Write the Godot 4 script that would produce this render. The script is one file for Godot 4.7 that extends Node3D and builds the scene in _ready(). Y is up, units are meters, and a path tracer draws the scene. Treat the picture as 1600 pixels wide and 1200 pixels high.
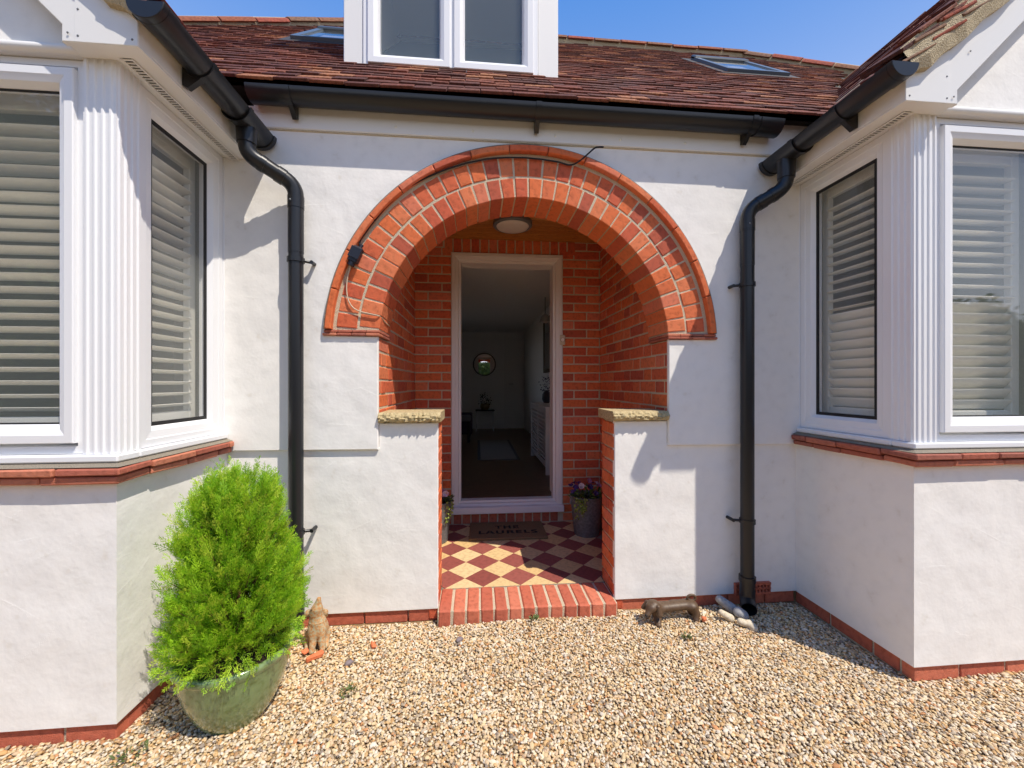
extends Node3D
# Front of a white rendered bungalow: arched brick porch between two square bays.
# Facade plane z = 0, x along the facade, y up, gravel at y = 0. Metres.

const XL := -1.26      # side plane of one bay
const XR := 1.833      # side plane of the other bay
const BZ := 0.60       # front plane of the bays
const ACX := 0.275     # arch centre
const ACY := 1.47
const PL := -0.512     # porch side walls
const PR := 1.062
const FLOOR := 0.07
const PZ := -1.23      # porch back wall

var rng := RandomNumberGenerator.new()
var M := {}
var cache := {}
var house: Node3D

# ------------------------------------------------------------------ mesh builder
class MB:
	var v := PackedVector3Array()
	var n := PackedVector3Array()
	var c := PackedColorArray()
	var col := Color(1, 1, 1)
	var use_col := false
	func tri(a: Vector3, b: Vector3, d: Vector3, na: Vector3, nb: Vector3, nd: Vector3) -> void:
		var g := (b - a).cross(d - a)
		if g.dot(na + nb + nd) > 0.0:
			v.append(a); v.append(d); v.append(b)
			n.append(na); n.append(nd); n.append(nb)
		else:
			v.append(a); v.append(b); v.append(d)
			n.append(na); n.append(nb); n.append(nd)
		if use_col:
			c.append(col); c.append(col); c.append(col)
	func quad(a: Vector3, b: Vector3, d: Vector3, e: Vector3, out: Vector3) -> void:
		var g := (d - a).cross(e - b)
		if g.length() < 1e-12:
			return
		g = g.normalized()
		if g.dot(out) < 0.0:
			g = -g
		tri(a, b, d, g, g, g)
		tri(a, d, e, g, g, g)
	func quadn(a: Vector3, b: Vector3, d: Vector3, e: Vector3, na: Vector3, nb: Vector3, nd: Vector3, ne: Vector3) -> void:
		tri(a, b, d, na, nb, nd)
		tri(a, d, e, na, nd, ne)
	func tri_out(a: Vector3, b: Vector3, d: Vector3, out: Vector3) -> void:
		var g := (b - a).cross(d - a).normalized()
		if g.dot(out) < 0.0:
			g = -g
		tri(a, b, d, g, g, g)
	func add_mesh(src: Mesh, t: Transform3D) -> void:
		var arr := src.surface_get_arrays(0)
		var sv: PackedVector3Array = arr[Mesh.ARRAY_VERTEX]
		var sn: PackedVector3Array = arr[Mesh.ARRAY_NORMAL]
		for i in sv.size():
			v.append(t * sv[i])
			n.append((t.basis * sn[i]).normalized())
			if use_col:
				c.append(col)
	func box(ctr: Vector3, s: Vector3) -> void:
		var h := s * 0.5
		for ax in 3:
			var b := (ax + 1) % 3
			var d := (ax + 2) % 3
			for sg in [-1.0, 1.0]:
				var p := []
				for q in [[-1.0, -1.0], [1.0, -1.0], [1.0, 1.0], [-1.0, 1.0]]:
					var w := Vector3.ZERO
					w[ax] = sg * h[ax]; w[b] = q[0] * h[b]; w[d] = q[1] * h[d]
					p.append(ctr + w)
				var o := Vector3.ZERO
				o[ax] = sg
				quad(p[0], p[1], p[2], p[3], o)
	func mesh() -> ArrayMesh:
		var m := ArrayMesh.new()
		if v.is_empty():
			return m
		var a := []
		a.resize(Mesh.ARRAY_MAX)
		a[Mesh.ARRAY_VERTEX] = v
		a[Mesh.ARRAY_NORMAL] = n
		if use_col:
			a[Mesh.ARRAY_COLOR] = c
		m.add_surface_from_arrays(Mesh.PRIMITIVE_TRIANGLES, a)
		return m

func rnd(a: float, b: float) -> float:
	return rng.randf_range(a, b)

# chamfered box round the origin; jit moves its corners a little
func cbox(s: Vector3, c: float, jit := 0.0, variant := 0) -> ArrayMesh:
	var key := "%d_%d_%d_%d_%d_%d" % [roundi(s.x * 1000), roundi(s.y * 1000), roundi(s.z * 1000), roundi(c * 10000), roundi(jit * 10000), variant]
	if cache.has(key):
		return cache[key]
	var r := RandomNumberGenerator.new()
	r.seed = hash(key)
	var h := s * 0.5
	c = minf(c, minf(h.x, minf(h.y, h.z)) * 0.6)
	var off := {}
	for i in 8:
		off[i] = Vector3(r.randf_range(-jit, jit), r.randf_range(-jit, jit), r.randf_range(-jit, jit))
	var P := func(i: int, ax: int) -> Vector3:
		var sg := Vector3(1 if i & 1 else -1, 1 if i & 2 else -1, 1 if i & 4 else -1)
		var w := Vector3(sg.x * (h.x - c), sg.y * (h.y - c), sg.z * (h.z - c))
		w[ax] = sg[ax] * h[ax]
		return w + off[i]
	var b := MB.new()
	for ax in 3:
		var m1 := 1 << ((ax + 1) % 3)
		var m2 := 1 << ((ax + 2) % 3)
		for sg in 2:
			var base := sg << ax
			var o := Vector3.ZERO
			o[ax] = 1.0 if sg else -1.0
			b.quad(P.call(base, ax), P.call(base | m1, ax), P.call(base | m1 | m2, ax), P.call(base | m2, ax), o)
	for ax in 3:  # edges along ax
		var b1 := (ax + 1) % 3
		var b2 := (ax + 2) % 3
		for q in 4:
			var base := ((q & 1) << b1) | ((q >> 1) << b2)
			var o := Vector3.ZERO
			o[b1] = 1.0 if q & 1 else -1.0
			o[b2] = 1.0 if q & 2 else -1.0
			b.quad(P.call(base, b1), P.call(base | (1 << ax), b1), P.call(base | (1 << ax), b2), P.call(base, b2), o)
	for i in 8:
		b.tri_out(P.call(i, 0), P.call(i, 1), P.call(i, 2), Vector3(1 if i & 1 else -1, 1 if i & 2 else -1, 1 if i & 4 else -1))
	cache[key] = b.mesh()
	return cache[key]

# polygon in the xy plane pushed from z0 to z1 (z1 > z0), with a small bevel at z1
func extrude(poly: PackedVector2Array, z0: float, z1: float, bev := 0.0, smooth_deg := 0.0) -> ArrayMesh:
	var b := MB.new()
	add_extrude(b, poly, z0, z1, bev, smooth_deg)
	return b.mesh()

func add_extrude(b: MB, poly: PackedVector2Array, z0: float, z1: float, bev := 0.0, smooth_deg := 0.0, xf := Transform3D()) -> void:
	if Geometry2D.is_polygon_clockwise(poly):
		poly.reverse()
	var cnt := poly.size()
	var en := []
	for i in cnt:
		var d := (poly[(i + 1) % cnt] - poly[i]).normalized()
		en.append(Vector2(d.y, -d.x))
	var top := PackedVector2Array()
	for i in cnt:
		if bev > 0.0:
			var a: Vector2 = en[(i + cnt - 1) % cnt]
			var m: Vector2 = (a + en[i])
			if m.length() < 0.2:
				top.append(poly[i])
			else:
				m = m.normalized()
				top.append(poly[i] - m * bev / maxf(0.4, m.dot(en[i])))
		else:
			top.append(poly[i])
	var tris := Geometry2D.triangulate_polygon(poly)
	for k in range(0, tris.size(), 3):
		var q := []
		for j in 3:
			q.append(poly[tris[k + j]])
		b.tri(xf * Vector3(q[0].x, q[0].y, z0), xf * Vector3(q[1].x, q[1].y, z0), xf * Vector3(q[2].x, q[2].y, z0), xf.basis * Vector3.FORWARD, xf.basis * Vector3.FORWARD, xf.basis * Vector3.FORWARD)
		var w := []
		for j in 3:
			w.append(top[tris[k + j]])
		b.tri(xf * Vector3(w[0].x, w[0].y, z1), xf * Vector3(w[1].x, w[1].y, z1), xf * Vector3(w[2].x, w[2].y, z1), xf.basis * Vector3.BACK, xf.basis * Vector3.BACK, xf.basis * Vector3.BACK)
	var cs := cos(deg_to_rad(smooth_deg))
	for i in cnt:
		var j := (i + 1) % cnt
		var e: Vector2 = en[i]
		var ep: Vector2 = en[(i + cnt - 1) % cnt]
		var ex: Vector2 = en[j]
		var ni := (e + ep).normalized() if smooth_deg > 0.0 and e.dot(ep) > cs else e
		var nj := (e + ex).normalized() if smooth_deg > 0.0 and e.dot(ex) > cs else e
		var a3 := xf.basis * Vector3(ni.x, ni.y, 0)
		var b3 := xf.basis * Vector3(nj.x, nj.y, 0)
		var z2 := z1 - bev
		b.quadn(xf * Vector3(poly[i].x, poly[i].y, z0), xf * Vector3(poly[j].x, poly[j].y, z0), xf * Vector3(poly[j].x, poly[j].y, z2), xf * Vector3(poly[i].x, poly[i].y, z2), a3, b3, b3, a3)
		if bev > 0.0:
			b.quad(xf * Vector3(poly[i].x, poly[i].y, z2), xf * Vector3(poly[j].x, poly[j].y, z2), xf * Vector3(top[j].x, top[j].y, z1), xf * Vector3(top[i].x, top[i].y, z1), xf.basis * Vector3(e.x, e.y, 1))

# round bar along a path; radii one number or one for each point
func tube(path: Array, radius, sides := 16, cap := true) -> ArrayMesh:
	var b := MB.new()
	add_tube(b, path, radius, sides, cap)
	return b.mesh()

func add_tube(b: MB, path: Array, radius, sides := 16, cap := true) -> void:
	var rings := []
	var norms := []
	var t0: Vector3 = (path[1] - path[0]).normalized()
	var u := t0.cross(Vector3.UP)
	if u.length() < 0.05:
		u = t0.cross(Vector3.RIGHT)
	u = u.normalized()
	for i in path.size():
		var t: Vector3
		if i == 0:
			t = t0
		elif i == path.size() - 1:
			t = (path[i] - path[i - 1]).normalized()
		else:
			t = ((path[i + 1] - path[i]).normalized() + (path[i] - path[i - 1]).normalized()).normalized()
		u = (u - t * u.dot(t)).normalized()
		var w := t.cross(u)
		var r: float = radius[i] if radius is Array else radius
		var ring := []
		var nn := []
		for k in sides:
			var a := TAU * k / sides
			var d := u * cos(a) + w * sin(a)
			ring.append(path[i] + d * r)
			nn.append(d)
		rings.append(ring)
		norms.append(nn)
	for i in path.size() - 1:
		for k in sides:
			var q := (k + 1) % sides
			b.quadn(rings[i][k], rings[i][q], rings[i + 1][q], rings[i + 1][k], norms[i][k], norms[i][q], norms[i + 1][q], norms[i + 1][k])
	if cap:
		for e in [0, path.size() - 1]:
			var o: Vector3 = (path[0] - path[1]) if e == 0 else (path[e] - path[e - 1])
			for k in range(1, sides - 1):
				b.tri_out(rings[e][0], rings[e][k], rings[e][k + 1], o)

# profile points (radius, height) turned round the y axis
func lathe(prof: Array, sides := 32, wob := 0.0) -> ArrayMesh:
	var b := MB.new()
	var cnt := prof.size()
	var pn := []
	for i in cnt:
		var a: Vector2 = prof[maxi(i - 1, 0)]
		var d: Vector2 = prof[mini(i + 1, cnt - 1)] - a
		pn.append(Vector2(d.y, -d.x).normalized())
	for i in cnt - 1:
		var e: Vector2 = prof[i + 1] - prof[i]
		var en := Vector2(e.y, -e.x).normalized()
		var n0: Vector2 = pn[i] if en.dot(pn[i]) > 0.75 else en
		var n1: Vector2 = pn[i + 1] if en.dot(pn[i + 1]) > 0.75 else en
		for k in sides:
			var a0 := TAU * k / sides
			var a1 := TAU * (k + 1) / sides
			var d0 := Vector3(cos(a0), 0, sin(a0))
			var d1 := Vector3(cos(a1), 0, sin(a1))
			var w0 := 1.0 + wob * sin(a0 * 3.0 + 1.0)
			var w1 := 1.0 + wob * sin(a1 * 3.0 + 1.0)
			var p0: Vector2 = prof[i]
			var p1: Vector2 = prof[i + 1]
			b.quadn(d0 * p0.x * w0 + Vector3.UP * p0.y, d1 * p0.x * w1 + Vector3.UP * p0.y, d1 * p1.x * w1 + Vector3.UP * p1.y, d0 * p1.x * w0 + Vector3.UP * p1.y,
				d0 * n0.x + Vector3.UP * n0.y, d1 * n0.x + Vector3.UP * n0.y, d1 * n1.x + Vector3.UP * n1.y, d0 * n1.x + Vector3.UP * n1.y)
	return b.mesh()

# mitred frame in a plane: rings of [inset, height above plane]
func frame_mesh(o: Vector3, u: Vector3, w: float, h: float, nrm: Vector3, rings: Array) -> ArrayMesh:
	var b := MB.new()
	for i in rings.size() - 1:
		var r0: Array = rings[i]
		var r1: Array = rings[i + 1]
		var c0 := rect_ring(o, u, w, h, nrm, r0)
		var c1 := rect_ring(o, u, w, h, nrm, r1)
		var outs := [Vector3.DOWN, u, Vector3.UP, -u]
		for k in 4:
			var q := (k + 1) % 4
			var dirv: Vector3 = outs[k]
			var din: float = r1[0] - r0[0]
			var dh: float = r1[1] - r0[1]
			var out: Vector3 = dirv * dh + nrm * din   # outward of a ring strip walked from the outside in
			if out.length() < 1e-9:
				continue
			b.quad(c0[k], c0[q], c1[q], c1[k], out)
	return b.mesh()

func rect_ring(o: Vector3, u: Vector3, w: float, h: float, nrm: Vector3, r: Array) -> Array:
	var i: float = r[0]
	var z: Vector3 = nrm * float(r[1])
	return [o + u * i + Vector3.UP * i + z, o + u * (w - i) + Vector3.UP * i + z, o + u * (w - i) + Vector3.UP * (h - i) + z, o + u * i + Vector3.UP * (h - i) + z]

# ------------------------------------------------------------------ nodes
func mi(called: String, mesh: Mesh, mat: Material, parent: Node = null, at := Transform3D()) -> MeshInstance3D:
	var o := MeshInstance3D.new()
	o.name = called
	o.mesh = mesh
	o.material_override = mat
	o.transform = at
	if parent == null:
		parent = self
	parent.add_child(o, true)
	return o

func grp(called: String, parent: Node = null, at := Vector3.ZERO, turn := 0.0) -> Node3D:
	var o := Node3D.new()
	o.name = called
	o.position = at
	o.rotation.y = turn
	if parent == null:
		parent = self
	parent.add_child(o, true)
	return o

func tag(o: Node, label: String, category: String, group := "") -> Node:
	o.set_meta("label", label)
	o.set_meta("category", category)
	if group != "":
		o.set_meta("group", group)
	return o

func bx(called: String, a: Vector3, z: Vector3, mat: Material, parent: Node, bev := 0.002) -> MeshInstance3D:
	var s := (z - a).abs()
	return mi(called, cbox(s, bev), mat, parent, Transform3D(Basis(), (a + z) * 0.5))

# ------------------------------------------------------------------ textures and materials
func noise(sd: int, freq: float, size := 512, oct := 4, type := FastNoiseLite.TYPE_SIMPLEX_SMOOTH) -> PackedByteArray:
	var f := FastNoiseLite.new()
	f.seed = sd
	f.noise_type = type
	f.frequency = freq
	f.fractal_octaves = oct
	if type == FastNoiseLite.TYPE_CELLULAR:
		f.fractal_type = FastNoiseLite.FRACTAL_NONE
	var im := f.get_seamless_image(size, size, false, false, 0.15, true)
	im.convert(Image.FORMAT_L8)
	return im.get_data()

func ramp_tex(data: PackedByteArray, size: int, stops: Array) -> ImageTexture:
	var lut := []
	for i in 256:
		var t := i / 255.0
		var c: Color = stops[0][1]
		for k in stops.size() - 1:
			if t >= stops[k][0]:
				var e: float = clampf((t - stops[k][0]) / maxf(stops[k + 1][0] - stops[k][0], 1e-4), 0, 1)
				c = (stops[k][1] as Color).lerp(stops[k + 1][1], e)
		lut.append(c)
	var out := PackedByteArray()
	out.resize(size * size * 3)
	for i in size * size:
		var c: Color = lut[data[i]]
		out[i * 3] = int(c.r * 255.0)
		out[i * 3 + 1] = int(c.g * 255.0)
		out[i * 3 + 2] = int(c.b * 255.0)
	var im := Image.create_from_data(size, size, false, Image.FORMAT_RGB8, out)
	return ImageTexture.create_from_image(im)

func normal_tex(data: PackedByteArray, size: int, strength: float) -> ImageTexture:
	var im := Image.create_from_data(size, size, false, Image.FORMAT_L8, data)
	im.bump_map_to_normal_map(strength)
	return ImageTexture.create_from_image(im)

func blend(a: PackedByteArray, b: PackedByteArray, wa: float, wb: float) -> PackedByteArray:
	var o := PackedByteArray()
	o.resize(a.size())
	for i in a.size():
		o[i] = clampi(int(128.0 + (a[i] - 128.0) * wa + (b[i] - 128.0) * wb), 0, 255)
	return o

# short ridges left by the trowel, drawn into a height map
func trowel_strokes(d: PackedByteArray, size: int, n: int) -> PackedByteArray:
	var r := RandomNumberGenerator.new()
	r.seed = 404
	for i in n:
		var p := Vector2(r.randf() * size, r.randf() * size)
		var a := r.randf_range(-0.9, 0.5)
		var bend := r.randf_range(-0.004, 0.004)
		var L := int(r.randf_range(20, 130))
		var h := r.randf_range(5.0, 22.0)
		var wd := r.randi_range(3, 12)
		for k in L:
			var e := sin(PI * k / L)
			for q in wd:
				var o := p + Vector2(-sin(a), cos(a)) * q
				var at := posmod(int(o.y), size) * size + posmod(int(o.x), size)
				d[at] = clampi(d[at] + int(h * e * (1.0 - float(q) / wd) * 0.5), 0, 255)
			p += Vector2(cos(a), sin(a))
			a += bend
	return d

func grey(v: float) -> Color:
	return Color(v, v, v)

func mat(c: Color, rough := 0.7, tex: Texture2D = null, nrm: Texture2D = null, tile := 1.0, nscale := 1.0, world := true) -> StandardMaterial3D:
	var m := StandardMaterial3D.new()
	m.albedo_color = c
	m.roughness = rough
	if tex:
		m.albedo_texture = tex
	if nrm:
		m.normal_enabled = true
		m.normal_texture = nrm
		m.normal_scale = nscale
	if tex or nrm:
		m.uv1_triplanar = true
		m.uv1_world_triplanar = world
		m.uv1_scale = Vector3.ONE / tile
	return m

func c8(r: int, g: int, b: int) -> Color:
	return Color8(r, g, b)

func make_materials() -> void:
	# render: trowelled, painted
	var coarse := noise(3, 0.006, 1024, 3)
	var fine := noise(4, 0.09, 1024, 3)
	var ridg := noise(5, 0.02, 1024, 4, FastNoiseLite.TYPE_PERLIN)
	var rh := blend(blend(coarse, ridg, 0.8, 0.2), fine, 0.8, 0.05)
	rh = trowel_strokes(rh, 1024, 190)
	var rn := normal_tex(rh, 1024, 14.0)
	var spots := noise(6, 0.05, 512, 4)
	var rt := ramp_tex(spots, 512, [[0.0, Color(0.94, 0.93, 0.91)], [0.2, grey(0.98)], [0.5, grey(0.995)], [1.0, grey(1.0)]])
	M.render = mat(c8(243, 241, 237), 0.85, rt, rn, 2.3, 0.3)
	# brick
	var bn := noise(11, 0.018, 512, 5)
	var bt := ramp_tex(bn, 512, [[0.0, Color(0.84, 0.8, 0.78)], [0.28, Color(0.94, 0.92, 0.9)], [0.55, grey(1.0)], [0.8, Color(1.0, 0.97, 0.94)], [1.0, Color(1.0, 1.0, 0.97)]])
	var bnn := normal_tex(blend(bn, noise(12, 0.16, 512, 2), 0.5, 0.5), 512, 5.0)
	M.brick = []
	for c in [c8(222, 118, 74), c8(214, 106, 68), c8(228, 130, 86), c8(206, 98, 66), c8(222, 126, 94), c8(218, 114, 68), c8(190, 94, 68), c8(226, 118, 68)]:
		M.brick.append(mat(c, 0.85, bt, bnn, 0.35, 0.8))
	M.brickred = []
	for c in [c8(206, 118, 90), c8(198, 108, 82), c8(212, 126, 98), c8(192, 104, 80)]:
		M.brickred.append(mat(c, 0.85, bt, bnn, 0.35, 0.8))
	M.silltile = []
	for c in [c8(192, 116, 92), c8(176, 100, 80), c8(204, 128, 100), c8(164, 98, 82)]:
		M.silltile.append(mat(c, 0.85, bt, bnn, 0.3, 0.9))
	var mn := noise(14, 0.08, 512, 4)
	var mt := ramp_tex(mn, 512, [[0.0, grey(0.72)], [0.4, grey(0.94)], [1.0, grey(1.0)]])
	M.mortar = mat(c8(226, 211, 182), 0.95, mt, normal_tex(mn, 512, 8.0), 0.25)
	M.mortargrey = mat(c8(150, 140, 124), 0.95, mt, normal_tex(mn, 512, 8.0), 0.25)
	# roof tiles
	var tt := ramp_tex(noise(16, 0.03, 512, 5), 512, [[0.0, Color(0.5, 0.48, 0.5)], [0.4, Color(0.85, 0.82, 0.82)], [0.7, grey(1.0)], [1.0, Color(1.0, 1.0, 0.9)]])
	M.tile = []
	for c in [c8(120, 64, 48), c8(106, 56, 43), c8(130, 70, 52), c8(98, 52, 43), c8(112, 64, 50), c8(138, 80, 58), c8(172, 116, 82), c8(92, 50, 41), c8(112, 58, 44), c8(104, 62, 50)]:
		M.tile.append(mat(c, 0.85, tt, bnn, 0.5, 0.9))
	M.ridge = []
	for c in [c8(158, 92, 64), c8(146, 100, 72), c8(166, 84, 62), c8(140, 104, 80)]:
		M.ridge.append(mat(c, 0.9, tt, bnn, 0.4, 1.0))
	M.cement = mat(c8(200, 184, 152), 0.95, mt, normal_tex(mn, 512, 10.0), 0.3)
	# plastics
	M.upvc = mat(c8(238, 239, 241), 0.28)
	M.trim = mat(c8(234, 233, 230), 0.4)
	M.black = mat(c8(30, 31, 34), 0.32, null, normal_tex(noise(18, 0.02, 256, 2), 256, 1.0), 0.3, 0.25)
	M.gasket = mat(c8(22, 22, 24), 0.6)
	M.dark = mat(c8(40, 38, 36), 0.8)
	M.blackbox = mat(c8(26, 30, 44), 0.45)
	M.glass = StandardMaterial3D.new()
	M.glass.transparency = BaseMaterial3D.TRANSPARENCY_ALPHA
	M.glass.albedo_color = Color(0.9, 0.95, 0.93, 0.06)
	M.glass.roughness = 0.0
	M.glass.metallic_specular = 0.7
	M.shutter = mat(c8(238, 235, 224), 0.45)
	# stone cap
	var sn := noise(20, 0.03, 512, 5)
	M.stone = mat(c8(205, 186, 142), 0.9, ramp_tex(sn, 512, [[0.0, Color(0.68, 0.64, 0.55)], [0.5, grey(0.95)], [1.0, grey(1.0)]]), normal_tex(sn, 512, 9.0), 0.3)
	# floor tiles
	var ft := ramp_tex(noise(22, 0.03, 512, 4), 512, [[0.0, grey(0.84)], [0.5, grey(0.97)], [1.0, grey(1.0)]])
	M.ftdark = [mat(c8(156, 86, 78), 0.6, ft, null, 0.5), mat(c8(148, 80, 72), 0.6, ft, null, 0.5), mat(c8(162, 92, 82), 0.6, ft, null, 0.5)]
	M.ftlight = [mat(c8(232, 200, 146), 0.6, ft, null, 0.5), mat(c8(228, 192, 134), 0.6, ft, null, 0.5), mat(c8(236, 208, 158), 0.6, ft, null, 0.5)]
	# wood
	var wn := FastNoiseLite.new()
	wn.seed = 31
	wn.frequency = 0.01
	wn.fractal_octaves = 4
	var wd := PackedByteArray()
	wd.resize(512 * 512)
	for y in 512:
		for x in 512:
			var a := wn.get_noise_2d(x * 0.35, y * 7.0)
			var e := sin((y * 0.12 + wn.get_noise_2d(x * 0.5, y * 1.2) * 14.0)) * 0.25
			wd[y * 512 + x] = clampi(int(128 + (a + e) * 120.0), 0, 255)
	var wt := ramp_tex(wd, 512, [[0.0, Color(0.55, 0.42, 0.3)], [0.45, Color(0.9, 0.84, 0.76)], [1.0, grey(1.0)]])
	M.pine = [mat(c8(204, 146, 72), 0.5, wt, null, 0.5), mat(c8(196, 134, 62), 0.5, wt, null, 0.55), mat(c8(212, 156, 84), 0.5, wt, null, 0.6)]
	M.laminate = mat(c8(128, 104, 82), 0.35, wt, null, 0.9)
	# metals, pots
	var zn := noise(41, 0.03, 512, 2, FastNoiseLite.TYPE_CELLULAR)
	M.zinc = mat(c8(150, 153, 156), 0.55, ramp_tex(zn, 512, [[0.0, grey(0.7)], [1.0, grey(1.0)]]), null, 0.3)
	M.zinc.metallic = 0.35
	M.glaze = mat(c8(130, 152, 102), 0.2, ramp_tex(noise(43, 0.02, 512, 5), 512, [[0.0, Color(0.6, 0.56, 0.44)], [0.24, Color(0.84, 0.85, 0.74)], [0.4, grey(0.95)], [0.8, grey(1.0)], [1.0, Color(1.0, 1.0, 0.92)]]), null, 0.35)
	M.glaze.clearcoat_enabled = true
	M.glaze.clearcoat = 0.6
	M.glaze.clearcoat_roughness = 0.15
	M.soil = mat(c8(52, 40, 30), 0.95)
	M.chrome = mat(c8(225, 226, 228), 0.02)
	M.chrome.metallic = 1.0
	M.steel = mat(c8(190, 190, 190), 0.3)
	M.steel.metallic = 0.9

# ------------------------------------------------------------------ brickwork
func pick(a: Array):
	return a[rng.randi() % a.size()]

# bricks of one wall face; o lower corner, u along, nrm outwards; spans gives the [from, to] stretches of a course
func brickwork(parent: Node3D, o: Vector3, u: Vector3, nrm: Vector3, rows: int, spans: Callable, bond: String, mats: Array, course := 0.075, deep := 0.06) -> void:
	var bas := Basis(u, Vector3.UP, nrm)
	for r in rows:
		for sp in spans.call(r):
			var a: float = sp[0]
			var z: float = sp[1]
			var x := 0.0
			var k := 0
			if bond == "running":
				x = -0.1125 if r % 2 else 0.0
			else:
				x = -0.17 if r % 2 else 0.0
			while x < z - 0.005:
				var L := 0.215
				if bond == "flemish":
					L = 0.215 if k % 2 == 0 else 0.1025
				var x0 := maxf(x, a)
				var x1 := minf(x + L, z)
				if x1 - x0 > 0.02:
					var w := roundf((x1 - x0) * 250.0) / 250.0
					var me := cbox(Vector3(w, course - 0.0105, deep), 0.0035, 0.0016, rng.randi() % 4)
					var p := o + u * ((x0 + x1) * 0.5) + Vector3.UP * (r * course + course * 0.5) - nrm * (deep * 0.5 - rnd(-0.001, 0.0015))
					mi("brick", me, pick(mats), parent, Transform3D(bas.rotated(nrm, rnd(-0.006, 0.006)), p))
				x += L + 0.01
				k += 1

# ------------------------------------------------------------------ camera and light
func _ready() -> void:
	rng.seed = 20240611
	var cam := Camera3D.new()
	cam.name = "camera"
	cam.position = Vector3(0, 1.25, 2.1)
	cam.rotation_degrees = Vector3(0, -5.1, 0)
	cam.fov = rad_to_deg(2.0 * atan(600.0 / 615.0))
	cam.near = 0.05
	cam.far = 300.0
	add_child(cam)
	cam.make_current()

	var we := WorldEnvironment.new()
	we.name = "world_environment"
	var env := Environment.new()
	env.background_mode = Environment.BG_SKY
	var sm := ProceduralSkyMaterial.new()
	sm.sky_top_color = c8(36, 106, 180)
	sm.sky_horizon_color = c8(236, 240, 245)
	sm.sky_curve = 0.26
	sm.ground_bottom_color = c8(150, 140, 120)
	sm.ground_horizon_color = c8(176, 190, 200)
	sm.sun_angle_max = 2.0
	sm.energy_multiplier = 1.4
	var sky := Sky.new()
	sky.sky_material = sm
	env.sky = sky
	env.background_energy_multiplier = 1.0
	env.tonemap_mode = Environment.TONE_MAPPER_LINEAR
	env.tonemap_exposure = 1.16
	env.sdfgi_enabled = true
	env.ssao_enabled = true
	env.ssil_enabled = true
	we.environment = env
	add_child(we)

	var sun := DirectionalLight3D.new()
	sun.name = "sun"
	sun.light_energy = 1.34
	sun.light_color = Color(1.0, 0.96, 0.90)
	sun.light_angular_distance = 0.5
	sun.shadow_enabled = true
	add_child(sun)
	sun.look_at_from_position(Vector3(0.99, 2.34, 1.0) * 10.0, Vector3.ZERO, Vector3.UP)

	make_materials()
	house = grp("house")
	tag(house, "white rendered bungalow with arched red brick porch between two square bays", "house")
	build_ground()
	build_walls()
	build_porch()
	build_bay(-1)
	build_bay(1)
	build_main_roof()
	build_dormer()
	build_hall()
	build_garden()
	build_tree()
	build_gutters()
	build_small_things()
	build_conifer()
	build_buckets()
	build_ornaments()
	build_hall_things()

# ------------------------------------------------------------------ ground
func gravel_y(x: float, z: float) -> float:
	return 0.012 * sin(x * 2.1 + 0.6) * sin(z * 2.7 + 1.1) + 0.006 * sin(x * 5.3 + z * 3.9)

func in_house(x: float, z: float) -> bool:
	if z < -0.012:
		return true
	if z < BZ - 0.008 and (x < XL - 0.004 or x > XR + 0.004):
		return true
	if z < 0.045 and x > -0.215 and x < 0.77:
		return true
	return false

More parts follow.
